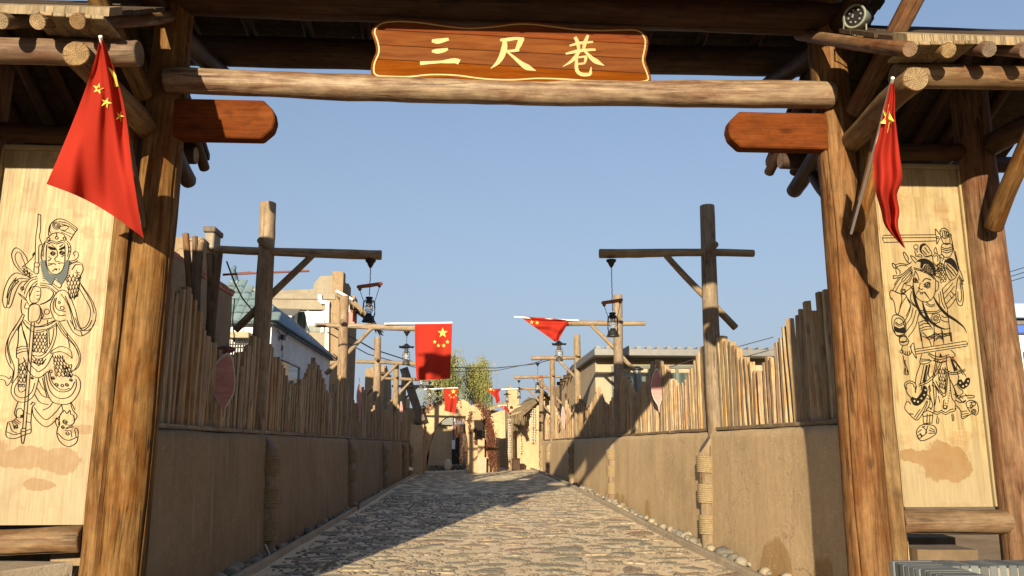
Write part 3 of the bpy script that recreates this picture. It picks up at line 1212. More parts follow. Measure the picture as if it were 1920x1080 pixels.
GW, GD = M['grey_wood'], M['grey_dark']
LAB = ['tall lantern post nearest the gate on the shaded brown wall', 'second lantern post on the brown wall, a flag on its arm', 'third lantern post along the brown wall, a plain sawn top', 'fourth lantern post along the brown wall, far small flag on its arm']
LABR = ['tall lantern post nearest the gate on the sunlit golden wall, dark top', 'second lantern post on the golden wall, bunched flag on its arm', 'third lantern post along the golden wall with a crooked weathered trunk', 'fourth lantern post on the golden wall, short arm']
dims_l = [(5.0, 4.25, 1.66, .72), (5.05, 4.29, 1.72, .70), (5.04, 4.18, 1.45, .70), (4.97, 4.26, 1.45, .60)]
dims_r = [(5.19, 4.39, 1.70, .72), (5.24, 4.48, 1.66, .70), (5.25, 4.42, 1.58, .66), (5.22, 4.44, 1.70, .40)]
for k, y in enumerate(LY):
    zt, za, i_, o_ = dims_l[k]
    lantern_post([-2.96, -3.02, -3.05, -3.1][k], y, 1, 1.64, zt, za, i_, o_, LAB[k], GW, GW, armtilt=.02)
for k, y in enumerate(RY):
    zt, za, i_, o_ = dims_r[k]
    lantern_post([3.68, 3.72, 3.70, 3.68][k], y, -1, 1.69, zt, za, i_, o_, LABR[k], GW, GW)
lantern_post(-3.25, 40.3, 1, 1.64, 5.0, 4.35, 1.5, .6, 'last lantern post of the brown wall, standing beside the earth arch', GW, GW)
lantern_post(3.7, 41.5, -1, 1.2, 5.0, 4.35, 1.9, .5, 'last lantern post on the golden side, before the thatched hut', GW, GW)

lantern('yoke', .28, at(695, 487, 11.48), .25, 'black lantern under a slanting wooden yoke, nearest one over the shaded wall')
lantern('yoke', .55, at(1146, 487, 11.88), .35, 'lantern under a dark wooden yoke on the nearest golden wall post')
lantern('hat', .25, at(763, 621, 19.28), .2, 'lantern with a black hat shade left of the large hanging flag')
lantern('hat', .30, at(1048, 613, 19.78), 0, 'dark lantern with a winged hat shade below the bunched flag')
lantern('yoke', .40, at(1008, 680, 27.38), -.1, 'small lantern under a reddish yoke on the third golden wall post')
lantern('hat', .25, at(973, 713, 35.48), .3, 'tiny lantern hanging from the fourth golden wall post')
lantern('hat', .20, at(791, 685, 26.78), .1, 'small lantern under the arm behind the large flag')
lantern('hat', .18, at(806, 716, 34.58), .1, 'tiny lantern left of the small far flag before the willow')
lantern('hat', .18, at(821, 722, 40.28), .1, 'farthest tiny lantern above the vine on the earth arch')
lantern('hat', .18, at(951, 728, 41.48), .1, 'tiny lantern beside the small red flag near the thatched hut')
# ------------------------------------------------------------------ the timber gate
XL, XR, XO_L, XO_R = -2.70, 3.31, -4.20, 4.62
GY = 6.72
gate = thing('timber_gate', 'big rustic log gate with roofed wings spanning the lane entrance', 'gate', (.3, GY, 0))
G = M['gate_wood']
log('post', (XL, GY, -.2), (XL + .02, GY, 6.0), .178, .158, G, gate, seg=24, rings=24, wob=.05, crack=(4.35,), bend=.02)
log('post', (XR, GY, -.2), (XR - .02, GY, 6.0), .178, .158, G, gate, seg=24, rings=24, wob=.05, crack=(5.35,), bend=.02)
log('post', (XO_L, GY + .02, -.2), (XO_L, GY + .02, 4.75), .175, .16, G, gate, seg=20, rings=16, wob=.05)
log('post', (XO_R, GY + .02, -.2), (XO_R, GY + .02, 4.75), .175, .155, G, gate, seg=20, rings=20, wob=.05, crack=(4.3, 4.9))
for x in (XL - .235, XR + .225):
    timber('jamb', (x, GY + .01, .0), (x, GY + .01, 4.25), .135, .17, G, gate, rings=12, jit=.006, bev=.02)
# the beam across the opening and the big lintel above it
log('cross_beam', (XL + .07, 6.56, 4.592), (XR - .08, 6.56, 4.588), .112, .120, M['gate_beam'], gate, seg=22, rings=34, wob=.10, bend=.035, cham=.02)
log('lintel', (XL - .5, 6.68, 5.43), (XR + .35, 6.68, 5.385), .15, .155, M['dark_log'], gate, seg=22, rings=26, wob=.06, crack=(4.4,))
log('rear_beam', (XL - 1.0, 8.2, 5.70), (XR + .9, 8.2, 5.75), .165, .16, M['dark_log'], gate, seg=18, rings=20)
log('ridge_beam', (XL - 1.0, 7.05, 6.02), (XR + .9, 7.05, 6.02), .12, .12, M['dark_log'], gate, rings=12)
log('front_beam', (XL - 1.0, 5.35, 5.44), (XR + .9, 5.35, 5.44), .11, .11, M['dark_log'], gate, rings=12)


# carved bracket boards under the beam
def bracket(x0, x1, sgn, z0, z1):
    """octagonal end towards the opening"""
    h = z1 - z0
    c = .11
    e = x1 if sgn > 0 else x0
    b = x0 if sgn > 0 else x1
    pts = [(b, z0), (e - sgn * c, z0), (e - sgn * .02, z0 + c * .8), (e, z0 + h * .5), (e - sgn * .02, z1 - c * .8), (e - sgn * c, z1), (b, z1)]
    if sgn < 0:
        pts = pts[::-1]
    o = prism('bracket_board', pts, 6.60, 6.74, M['bracket_wood'], gate, ((x0 + x1) / 2, 6.67, z0))
    bm = bmesh.new()
    bm.from_mesh(o.data)
    bmesh.ops.bevel(bm, geom=[e_ for e_ in bm.edges], offset=.012, segments=1, affect='EDGES')
    bm.to_mesh(o.data)
    bm.free()


bracket(XL + .12, at(517, 220, 6.62).x, 1, at(430, 258, 6.60).z, at(430, 186, 6.6).z)
bracket(at(1364, 240, 6.62).x, XR - .12, -1, at(1450, 277, 6.6).z, at(1450, 210, 6.6).z)


# struts and cantilever logs of the main roof, mirrored at both gate posts
for X, sg in ((XL, -1), (XR, 1)):
    log('cantilever_log', (X - sg * .03, 6.8, 5.17), (X - sg * .06, 8.45, 5.44), .095, .09, M['dark_log'], gate)
    log('brace', (X - sg * .1, 6.85, 4.72), (X - sg * .09, 7.9, 5.28), .06, .06, M['dark_log'], gate)
    log('roof_strut', (X + sg * .07, 6.52, 4.40), (X + sg * .42, 5.25, 5.52), .085, .09, G, gate, flat=.85, rings=12)
    log('cantilever_log', (X + sg * .05, 6.7, 5.26), (X + sg * .05, 5.2, 5.34), .09, .09, M['dark_log'], gate)

# main roof: rafters and boards, ridge along the gate
roof = link(bpy.data.objects.new('main_roof', None), gate, (.3, 7.05, 6.2))
Rr = random.Random(4)
x = XL - .95
while x < XR + .9:
    log('rafter', (x, 4.98, 5.46), (x, 7.05, 6.14), .058, .058, M['dark_log'], roof, rings=4)
    log('rafter', (x, 8.4, 5.90), (x, 7.05, 6.16), .058, .058, M['dark_log'], roof, rings=4)
    x += .62
for side in (0, 1):
    y0, z0, y1, z1 = (4.9, 5.50, 7.05, 6.23) if side == 0 else (8.45, 5.965, 7.05, 6.23)
    n = 11
    for k in range(n):
        t0, t1 = k / n, (k + 1) / n - .004
        ya, za, yb_, zb_ = y0 + (y1 - y0) * t0, z0 + (z1 - z0) * t0, y0 + (y1 - y0) * t1, z0 + (z1 - z0) * t1
        dz = Rr.uniform(0, .008)
        xa, xb = XL - 1.15 + Rr.uniform(-.04, .04), XR + 1.1 + Rr.uniform(-.04, .04)
        xm = Rr.uniform(-1.5, 2.2)
        for (p, q) in ((xa, xm - .004), (xm + .004, xb)):
            m = MB()
            m.add([(p, ya, za + dz), (q, ya, za + dz), (q, yb_, zb_ + dz), (p, yb_, zb_ + dz), (p, ya, za + .035 + dz), (q, ya, za + .035 + dz), (q, yb_, zb_ + .035 + dz), (p, yb_, zb_ + .035 + dz)],
                  [(0, 3, 2, 1), (4, 5, 6, 7), (0, 1, 5, 4), (1, 2, 6, 5), (2, 3, 7, 6), (3, 0, 4, 7)])
            m.build('plank', M['plank_shaded'], roof, (p, ya, za))


# ------------------------------------------------------------------ the two roofed wings
def wing(X, sg, XO, x_in, x_out, eave_in, eave_out, zeave):
    """X inner post, XO outer post, sg = direction away from the opening"""
    rf = link(bpy.data.objects.new('wing_roof', None), gate, ((x_in + x_out) / 2, GY, 5))
    yE, zE = 5.12, zeave + .088        # lower front edge of the boards
    yR, zR = 6.85, zE + 1.08
    yB, zB = 8.45, REAR[sg][1] + .06
    lo, hi = min(x_in, x_out), max(x_in, x_out)
    Rw = random.Random(int(X * 10))
    for side in (0, 1):
        a = (yE, zE) if side == 0 else (yB, zB)
        n = 9
        for k in range(n):
            t0, t1 = k / n, (k + 1) / n - .006
            ya, za = a[0] + (yR - a[0]) * t0, a[1] + (zR - a[1]) * t0
            yb_, zb_ = a[0] + (yR - a[0]) * t1, a[1] + (zR - a[1]) * t1
            dz = Rw.uniform(0, .012)
            th = .065 if k == 0 else .04
            p, q = lo + Rw.uniform(-.03, .03), hi + Rw.uniform(-.03, .03)
            if side == 1 and sg < 0:
                q = min(q, REAR[-1][0] + .03)
            elif side == 1:
                p = max(p, REAR[1][0] - .03)
            if side == 0 and t0 > .45 and sg < 0:
                q = min(q, X - .12)
            elif side == 0 and t0 > .45:
                p = max(p, X + .12)
            m = MB()
            nx = 9
            vs = []
            for i in range(nx + 1):
                xx = p + (q - p) * i / nx
                jz = .008 * mnoise.noise(Vector((xx * 2, k, X)))
                vs += [(xx, ya, za + dz + jz), (xx, ya, za + th + dz + jz), (xx, yb_, zb_ + th + dz + jz), (xx, yb_, zb_ + dz + jz)]
            fs = []
            for i in range(nx):
                for e in range(4):
                    fs.append((i * 4 + e, (i + 1) * 4 + e, (i + 1) * 4 + (e + 1) % 4, i * 4 + (e + 1) % 4))
            fs += [(0, 1, 2, 3), (nx * 4 + 3, nx * 4 + 2, nx * 4 + 1, nx * 4)]
            m.add(vs, fs)
            m.build('plank', M['plank_wood' if k == 0 and side == 0 else 'plank_shaded'], rf, (p, ya, za))  # front edge board keeps the paler wood, the others carry painted shade
    # ragged short shingle ends beside the opening
    for k in range(6):
        xx = (x_in + sg * (.03 + .085 * k))
        zz = zE - .018 + .004 * k
        box('shingle', (xx - .04, yE - .035, zz - .012), (xx + .04, yE + .25, zz + .016), M['plank_wood'], rf, .004)
    # rafters: round logs down the slope with sawn ends
    xs = RAFT[sg]
    for kx, xx in enumerate(xs):
        log('rafter', (xx, yE - .04, zE - .062), (xx, yR, zR - .065), .056, .052, M['eave_log'], rf, rings=5)
        if kx:
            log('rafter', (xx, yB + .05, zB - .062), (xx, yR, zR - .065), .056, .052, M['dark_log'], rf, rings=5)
    log('eave_beam', (eave_in, 5.42, zeave - .012), (eave_out, 5.42, zeave - .012), .092, .096, M['eave_log'], gate, rings=18, wob=.08)
    log('rear_eave_beam', (REAR[sg][0], 8.12, REAR[sg][1]), (x_out, 8.12, REAR[sg][1]), .09, .09, M['dark_log'], gate, rings=10)
    log('ridge_log', (x_in + sg * .35, GY, zR - .2), (x_out, GY, zR - .2), .09, .09, M['dark_log'], gate)
    # cantilever logs through the posts and their braces
    for P, inner in ((X, 1), (XO, 0)):
        s_ = sg if inner else sg
        log('cantilever_log', (P + sg * .09, 6.66, 4.165), (P + CANT[(sg, inner)], 5.18, zeave - .155), .098, .092, M['eave_log'] if inner else M['dark_log'], gate, rings=10)
        log('brace', BRA[(sg, inner)][0], BRA[(sg, inner)][1], .075, .07, G, gate, flat=.8 if inner else 1, rings=10, wob=.08)
        log('rear_cantilever_log', (P + sg * .02, 6.85, 4.30), (P + (REAR[sg][2] - X), 8.42, REAR[sg][3]), .088, .085, M['dark_log'], gate)
        log('rear_brace', (P + sg * .0, 6.86, 3.66), (P + (REAR[sg][2] - X) * .8, 7.8, REAR[sg][3] - .02), .062, .06, M['dark_log'], gate)
    # panel between jamb and outer post with its rails
    xa, xb = sorted((X + sg * .315, XO - sg * .12))
    zb, zt = PANZ[sg]
    fr = obj('panel', mk([(xa, 6.80, zb), (xb, 6.80, zb), (xb, 6.80, zt), (xa, 6.80, zt), (xa, 6.83, zb), (xb, 6.83, zb), (xb, 6.83, zt), (xa, 6.83, zt)],
             [(0, 1, 2, 3), (5, 4, 7, 6), (1, 5, 6, 2), (4, 0, 3, 7), (3, 2, 6, 7), (4, 5, 1, 0)]), M['panel_board'], gate, (0, 0, 0))
    for xx in (xa + .022, xb - .022):
        timber('panel_frame', (xx, 6.785, zb), (xx, 6.785, zt), .045, .05, M['panel_board'], fr, rings=2, jit=.001)
    timber('panel_frame', (xa + .047, 6.785, zt - .022), (xb - .047, 6.785, zt - .022), .05, .045, M['panel_board'], fr, xdir=(0, 1, 0), rings=2, jit=.001)
    log('bottom_rail', (xa - .03, 6.72, zb - .105), (xb + .13 * (sg > 0) + .0, 6.72, zb - .10), .098, .104, M['eave_log'], gate, rings=12, crack=(4.3,))
    log('top_rail', (xa - .1, 6.74, zt + .10), (xb + .1, 6.74, zt + .10), .08, .08, M['dark_log'], gate, rings=10)
    return fr


RAFT = {-1: [at(146, 45, 5.08).x, at(70, 44, 5.08).x, at(-2, 44, 5.08).x, -3.75, -4.05, -4.35, -4.65, -4.95],
        1: [at(1708, 103, 5.08).x, at(1780, 105, 5.08).x, at(1855, 107, 5.08).x, at(1928, 108, 5.08).x, 4.55, 4.85, 5.15, 5.45]}
CANT = {(-1, 1): at(140, 105, 5.18).x - XL, (1, 1): at(1719, 165, 5.18).x - XR, (-1, 0): -.35, (1, 0): .06}
BRA = {(-1, 1): (at(258, 428, 6.47), at(212, 178, 6.0)), (1, 1): (at(1606, 432, 6.47), at(1658, 222, 6.0)),
       (-1, 0): (Vector((XO_L - .05, 6.52, 3.3)), Vector((XO_L - .3, 5.5, 4.0))), (1, 0): (at(1862, 428, 6.48), at(1960, 190, 5.6))}
REAR = {}
for s_, cb_, cc_ in ((-1, (368, 292), (352, 338)), (1, (1462, 302), (1490, 357))):
    a, b = at(*cb_, 8.12), at(*cc_, 8.42)
    REAR[s_] = (a.x, a.z, b.x, b.z)
PANZ = {-1: (.875, 4.05), 1: (.985, 4.03)}
pan_l = wing(XL, -1, XO_L, -2.50, -5.6, at(262, 95, 5.42).x, -5.7, 4.262)
pan_r = wing(XR, 1, XO_R, 3.10, 6.0, at(1676, 138, 5.42).x, 6.1, 4.232)


# ------------------------------------------------------------------ line drawings on the two boards
def catmull(pts, step=6):
    if len(pts) < 3:
        return pts
    P = [Vector(p).to_2d() for p in pts]
    closed = (P[0] - P[-1]).length < 2
    out = []
    n = len(P)
    for i in range(n - 1):
        p0 = P[i - 1] if i > 0 else (P[-2] if closed else P[0] * 2 - P[1])
        p3 = P[i + 2] if i + 2 < n else (P[1] if closed else P[-1] * 2 - P[-2])
        p1, p2 = P[i], P[i + 1]
        m = max(2, int((p2 - p1).length / step / 2))
        m = min(m, 7)
        for k in range(m):
            t = k / m
            out.append(.5 * ((2 * p1) + (-p0 + p2) * t + (2 * p0 - 5 * p1 + 4 * p2 - p3) * t * t + (-p0 + 3 * p1 - 3 * p2 + p3) * t ** 3))
    out.append(P[-1])
    return out


class Draw:
    """strokes in photograph coordinates laid on a plane y = Y of the place"""

    def __init__(s, Y, ox, oy, sc):
        s.Y, s.ox, s.oy, s.sc = Y, ox, oy, sc
        s.m = MB()
        s.lift = 0

    def P(s, p):
        q = at(s.ox + p[0] / s.sc, s.oy + p[1] / s.sc, s.Y)
        return q

    def ribbon(s, pts, w, smooth=True, taper=False):
        """w in metres (number, or list along the stroke)"""
        pl = catmull(pts) if smooth else [Vector(p).to_2d() for p in pts]
        W3 = [s.P(p) for p in pl]
        n = len(W3)
        if n < 2:
            return
        s.lift = (s.lift + 1) % 9
        dy = -.0004 * s.lift
        vs = []
        for i, p in enumerate(W3):
            d = W3[min(i + 1, n - 1)] - W3[max(i - 1, 0)]
            nn = Vector((-d.z, 0, d.x))
            if nn.length < 1e-9:
                nn = Vector((0, 0, 1))
            nn.normalize()
            t = i / (n - 1)
            if isinstance(w, (list, tuple)):
                f = t * (len(w) - 1)
                k = min(int(f), len(w) - 2)
                ww = w[k] + (w[k + 1] - w[k]) * (f - k)
            else:
                ww = w * (1 - .8 * t if taper else 1)
            vs += [p + nn * ww / 2 + Vector((0, dy, 0)), p - nn * ww / 2 + Vector((0, dy, 0))]
        s.m.add(vs, [(2 * i, 2 * i + 1, 2 * i + 3, 2 * i + 2) for i in range(n - 1)])

    def fill(s, pts, mi=0, smooth=True, lift=.0045):
        pl = catmull(pts + [pts[0]])[:-1] if smooth else [Vector(p).to_2d() for p in pts]
        W3 = [s.P(p) + Vector((0, -lift, 0)) for p in pl]
        s.m.add(W3, tessellate_polygon([[Vector((p.x, p.z, 0)) for p in W3]]), mi)

    def ring(s, c, r, w, ry=None):
        ry = ry or r
        s.ribbon([(c[0] + r * math.cos(k * .5236), c[1] + ry * math.sin(k * .5236)) for k in range(13)], w)

    def disc(s, c, r, mi=0):
        s.fill([(c[0] + r * math.cos(k * .7854), c[1] + r * math.sin(k * .7854)) for k in range(8)], mi)

    def swirl(s, c, r, w, turns=1.6):
        n = int(turns * 10)
        s.ribbon([(c[0] + r * (1 - k / n * .8) * math.cos(k * .6283), c[1] + r * (1 - k / n * .8) * math.sin(k * .6283)) for k in range(n + 1)], w)

    def scales(s, a, b, c, d, nx, ny, w):
        """rows of little arcs inside the quad a b (top) c d (bottom right, bottom left)"""
        a, b, c, d = (Vector(p).to_2d() for p in (a, b, c, d))
        for j in range(ny):
            for i in range(nx + (j % 2)):
                u0, u1 = (i - .5 * (j % 2)) / nx, (i + 1 - .5 * (j % 2)) / nx
                u0, u1 = max(0, u0), min(1, u1)
                if u1 - u0 < .1:
                    continue
                f = lambda u, v: (a.lerp(b, u)).lerp(d.lerp(c, u), v)
                v = j / ny
                um = (u0 + u1) / 2
                s.ribbon([f(u0, v), f(u0 + (u1 - u0) * .12, v + .55 / ny), f(um, v + .95 / ny), f(u1 - (u1 - u0) * .12, v + .55 / ny), f(u1, v)], w)


from mathutils.geometry import tessellate_polygon
LW = .0055
d = Draw(6.797, 0, 400, 4.91)
A_ = [
    [(350, 0), (345, 100), (330, 200), (325, 330), (322, 455)], [(375, 10), (372, 150), (362, 220), (385, 285), (358, 300), (355, 455)], [(350, 0), (362, 14), (375, 10)],
    [(315, 460), (338, 455), (360, 460), (358, 488), (336, 494), (318, 488), (315, 460)], [(314, 492), (313, 545), (335, 557), (355, 545), (355, 495)],
    [(445, 205), (450, 140), (470, 95), (520, 55), (580, 55), (640, 85), (710, 140), (690, 175), (645, 250)], [(540, 75), (620, 92), (702, 150)], [(555, 95), (640, 122), (690, 165)], [(560, 120), (600, 112), (630, 128), (600, 155), (560, 150), (548, 135)], [(565, 155), (620, 175), (675, 195)], [(560, 170), (610, 195), (660, 222)], [(465, 110), (455, 160), (470, 185)],
    [(440, 225), (480, 188), (540, 178), (590, 200), (606, 240)], [(428, 270), (470, 250), (520, 266), (575, 248), (602, 268)], [(436, 285), (475, 268), (520, 282), (570, 266), (598, 284)], [(520, 175), (522, 215)],
    [(430, 250), (395, 290), (385, 340), (378, 400), (387, 430)], [(415, 275), (398, 330), (396, 400)], [(385, 300), (402, 310)], [(380, 340), (400, 350)], [(378, 380), (398, 388)], [(605, 245), (640, 280), (652, 330), (640, 390), (625, 425)], [(615, 270), (632, 320), (622, 400)], [(645, 310), (625, 316)], [(650, 345), (628, 352)],
    [(430, 288), (424, 380), (430, 480), (462, 540), (510, 562), (560, 540), (590, 480), (598, 400), (596, 290)],
    [(462, 368), (485, 350), (508, 366), (485, 390), (462, 368)], [(545, 362), (568, 344), (592, 362), (570, 382), (545, 362)], [(525, 340), (528, 390), (503, 418), (512, 440), (528, 445), (545, 438)], [(480, 535), (497, 518), (505, 510)], [(540, 505), (550, 520)], [(445, 400), (470, 415), (440, 440)], [(590, 385), (565, 400)], [(475, 290), (505, 315), (520, 340)], [(580, 285), (545, 310)], [(440, 465), (488, 462), (515, 472)], [(440, 480), (480, 470)],
    [(608, 430), (650, 438), (690, 430), (718, 400), (715, 362), (690, 350), (674, 370), (688, 392)], [(625, 445), (680, 455), (716, 430)],
    [(300, 405), (325, 350)], [(298, 390), (312, 360), (325, 385)],
    [(640, 470), (700, 448), (750, 462), (764, 520), (735, 590), (735, 640), (715, 720), (680, 795)], [(660, 520), (700, 470), (745, 475)], [(690, 540), (720, 560), (745, 590), (700, 600)], [(700, 520), (712, 545), (735, 545)],
    [(738, 640), (800, 730), (860, 830), (884, 930), (855, 1040), (800, 1078), (735, 1060), (690, 960)], [(722, 680), (780, 780), (830, 880), (825, 970), (790, 1040), (745, 1060)], [(745, 660), (830, 800), (868, 920)],
    [(472, 655), (540, 715)], [(480, 640), (545, 690)], [(500, 600), (565, 660), (545, 690)], [(365, 660), (440, 672), (500, 715), (520, 740)], [(375, 683), (440, 688), (492, 730), (470, 780), (420, 818), (370, 838)], [(368, 640), (440, 650), (475, 662)],
    [(290, 680), (270, 730), (275, 800), (300, 825), (345, 815), (372, 760), (370, 690), (330, 672), (290, 680)], [(335, 720), (362, 716)], [(335, 755), (362, 752)], [(335, 790), (357, 788)],
    [(265, 870), (262, 985), (290, 1000), (345, 985), (372, 920), (360, 850), (310, 835), (265, 870)], [(360, 850), (385, 900), (375, 980), (350, 1015), (335, 1000)], [(270, 850), (310, 825), (360, 845)],
    [(270, 590), (180, 530), (122, 450), (108, 370), (140, 318), (190, 338), (240, 400), (252, 440)], [(235, 560), (165, 480), (137, 400), (160, 355), (190, 370), (210, 420), (268, 570)], [(200, 495), (250, 455), (300, 405)], [(215, 488), (260, 505), (300, 542)], [(205, 500), (250, 540), (290, 555)],
    [(268, 605), (180, 600), (130, 640), (80, 740), (58, 865), (34, 855), (24, 790), (45, 680), (90, 590), (150, 548), (235, 575)], [(250, 620), (190, 640), (145, 720), (95, 860), (58, 865)], [(75, 840), (110, 700), (175, 620)], [(60, 780), (85, 680), (150, 590)], [(165, 730), (200, 770), (240, 800)],
    [(345, 600), (285, 620), (242, 680), (220, 745)], [(345, 620), (293, 660), (253, 730), (240, 780)], [(345, 642), (303, 690), (270, 770)], [(340, 580), (280, 600), (215, 670), (200, 720)],
    [(480, 790), (530, 722), (590, 708), (640, 760), (690, 880), (722, 1010), (755, 1078)], [(482, 790), (462, 850), (475, 920), (510, 982), (560, 992), (605, 980)], [(505, 780), (488, 840), (500, 900), (545, 940), (605, 935)], [(520, 775), (508, 835), (530, 885), (605, 905)], [(600, 760), (650, 880), (702, 1050)], [(560, 740), (630, 850), (665, 990), (690, 1080)],
    [(370, 840), (420, 822), (470, 792)], [(368, 970), (420, 972), (480, 962)], [(378, 905), (400, 935), (385, 968)],
    [(205, 930), (165, 1000), (118, 1080)], [(225, 935), (200, 1000), (160, 1080)], [(198, 790), (192, 870), (203, 925), (222, 930)], [(212, 990), (235, 1030), (270, 1060)], [(320, 1048), (420, 1035), (512, 990)], [(330, 1080), (440, 1060), (520, 1010)], [(240, 820), (225, 870), (260, 880)], [(515, 1000), (520, 1080)], [(435, 980), (440, 1035)], [(180, 740), (230, 780), (262, 840)]]
for p in A_:
    d.ribbon(p, LW)
d.swirl((518, 108), 40, LW, 2.4)
for c, r in (((522, 225), 13), ((445, 235), 14), ((595, 232), 14), ((485, 368), 13), ((568, 362), 13), ((545, 820), 10), ((430, 905), 24), ((572, 872), 17), ((150, 628), 14), ((205, 690), 14)):
    d.ring(c, r, LW)
d.disc((485, 368), 6)
d.disc((568, 362), 6)
d.disc((517, 515), 9)
d.fill([(444, 304), (515, 322), (516, 336), (460, 332)])
d.fill([(543, 330), (595, 302), (598, 318), (556, 338)])
d.ribbon([(470, 464), (490, 462), (515, 468)], .0055)
d.ribbon([(533, 462), (555, 456), (585, 457)], .0055)
d.fill([(380, 432), (386, 520), (412, 600), (475, 660), (512, 588), (565, 660), (616, 580), (642, 440), (600, 438), (596, 490), (568, 548), (510, 570), (450, 550), (424, 492), (416, 432)], 1, False)
d.ribbon([(380, 432), (386, 520), (412, 600), (475, 660), (512, 588), (565, 660), (616, 580), (642, 440)], LW * 1.3, False)
for k in range(9):
    t = k / 8
    d.ribbon([(380 + 30 * t, 450 + 165 * t), (366 + 32 * t, 456 + 168 * t)], LW * .8)
    d.ribbon([(640 - 25 * t, 455 + 130 * t), (655 - 25 * t, 460 + 134 * t)], LW * .8)
d.scales((600, 560), (745, 560), (715, 770), (640, 790), 4, 6, LW * .9)
d.scales((230, 500), (300, 560), (270, 600), (210, 540), 3, 2, LW * .9)
left_m = d.m
d = Draw(6.797, 0, 600, 4.155)
d.m = left_m
B_ = [
    [(150, 0), (90, 90), (50, 180), (43, 270), (70, 350), (102, 400), (82, 480), (52, 512), (35, 470), (0, 462)], [(168, 12), (112, 100), (70, 190), (75, 270), (108, 360), (107, 430), (90, 492)], [(0, 433), (40, 438), (72, 458), (85, 435)], [(130, 30), (70, 130), (58, 230), (85, 340)],
    [(243, 20), (215, 350), (175, 850)], [(268, 20), (240, 350), (200, 850)], [(165, 850), (182, 845), (200, 850), (192, 920), (180, 962), (168, 950), (163, 870), (165, 850)], [(164, 868), (198, 868)],
    [(180, 20), (230, 78), (300, 96), (380, 72), (440, 40)], [(190, 0), (240, 40), (300, 50), (380, 22), (432, 0)],
    [(440, 40), (437, 120), (402, 220), (342, 290), (282, 302), (245, 262)], [(420, 60), (407, 150), (370, 230), (320, 278), (255, 275)], [(365, 75), (370, 215)], [(380, 70), (385, 190)],
    [(130, 222), (165, 205), (215, 205)], [(127, 265), (165, 248), (212, 240)], [(130, 220), (128, 290), (145, 302)], [(130, 240), (165, 226), (210, 222)], [(400, 240), (470, 206), (540, 228), (557, 262), (562, 300)], [(395, 262), (470, 246), (540, 278), (560, 300)], [(390, 258), (410, 235)],
    [(165, 20), (185, 120), (205, 180), (230, 330), (280, 390), (302, 402), (360, 360), (415, 262)], [(182, 290), (230, 410), (300, 450), (372, 400)], [(180, 80), (215, 200)], [(240, 320), (295, 350), (300, 355), (345, 320)], [(145, 50), (140, 180), (130, 220)],
    [(145, 300), (142, 540), (190, 550), (200, 520)], [(140, 430), (95, 500), (88, 570), (130, 630), (200, 636), (260, 590), (290, 500), (300, 452)], [(150, 470), (116, 520), (114, 570), (150, 602), (200, 600), (246, 560), (270, 490)], [(150, 345), (175, 335), (200, 310)], [(145, 500), (190, 500)],
    [(340, 420), (360, 540), (400, 630), (470, 656), (550, 645), (612, 570), (627, 490), (602, 440), (565, 425)], [(355, 420), (380, 530), (422, 590), (480, 612), (550, 590), (592, 520), (592, 458)], [(375, 400), (390, 480), (432, 540), (490, 560), (550, 540), (582, 480)], [(485, 280), (495, 320), (540, 350), (560, 345)], [(385, 390), (402, 470), (440, 520), (490, 545), (545, 530)],
    [(440, 30), (490, 110), (560, 180), (607, 250), (612, 330), (570, 397), (558, 390)], [(460, 10), (520, 100), (592, 190), (627, 280), (612, 360), (570, 397)], [(450, 20), (505, 105), (575, 190), (612, 270)], [(520, 100), (545, 220)],
    [(520, 0), (560, 80), (600, 116), (642, 122), (702, 80), (745, 0)], [(545, 0), (592, 70), (640, 82), (690, 50), (715, 0)], [(640, 120), (625, 80)],
    [(270, 580), (310, 640), (377, 660)], [(300, 470), (330, 530), (362, 556)], [(288, 530), (330, 590), (387, 606)], [(332, 702), (380, 680), (412, 640)], [(265, 680), (300, 730), (360, 776), (430, 720), (478, 660)], [(248, 680), (270, 760), (360, 832), (452, 760), (482, 720)], [(330, 450), (345, 520), (365, 600)],
    [(140, 635), (112, 720), (127, 760)], [(60, 795), (45, 880), (60, 916), (120, 922), (200, 890), (240, 876), (240, 800)], [(50, 870), (110, 892), (165, 878)], [(200, 862), (237, 850)], [(70, 800), (92, 860), (130, 880)], [(95, 790), (112, 850)], [(130, 700), (160, 688), (182, 720), (160, 762), (128, 752), (130, 700)], [(110, 780), (150, 812)], [(105, 790), (140, 822)], [(125, 772), (160, 800)], [(245, 638), (275, 650), (250, 682), (240, 800)], [(235, 660), (255, 640)], [(200, 720), (235, 735)], [(60, 795), (100, 785), (130, 760)], [(200, 790), (240, 800)],
    [(480, 660), (492, 720)], [(548, 640), (565, 700), (600, 745), (577, 790)], [(555, 640), (582, 700)], [(465, 740), (500, 702), (520, 730), (545, 700), (550, 735), (572, 742), (577, 800), (540, 820), (505, 810)], [(450, 830), (443, 890), (470, 950), (530, 986), (590, 960), (607, 910), (605, 852), (580, 842)], [(450, 880), (490, 922), (540, 936), (602, 910)], [(550, 862), (560, 912)], [(580, 852), (592, 910)], [(510, 850), (572, 830)], [(515, 840), (565, 822)], [(505, 860), (550, 862)], [(440, 760), (432, 800), (452, 835), (465, 800), (440, 760)], [(465, 745), (455, 820)]]
for p in B_:
    d.ribbon(p, LW)
for c, r in (((395, 400), 11), ((485, 510), 10), ((182, 512), 10), ((155, 512), 9)):
    d.ring(c, r, LW)
for c, r in (((440, 502), 17), ((520, 502), 16), ((552, 465), 14), ((412, 450), 14), ((125, 830), 16), ((170, 748), 13), ((505, 790), 20), ((525, 882), 18), ((488, 832), 15), ((250, 450), 12)):
    d.swirl(c, r, LW)
d.scales((262, 100), (362, 100), (360, 260), (255, 250), 4, 6, LW * .9)
d.scales((250, 300), (360, 300), (330, 350), (270, 340), 4, 2, LW * .9)
d.scales((150, 345), (205, 330), (200, 490), (150, 490), 2, 5, LW * .9)
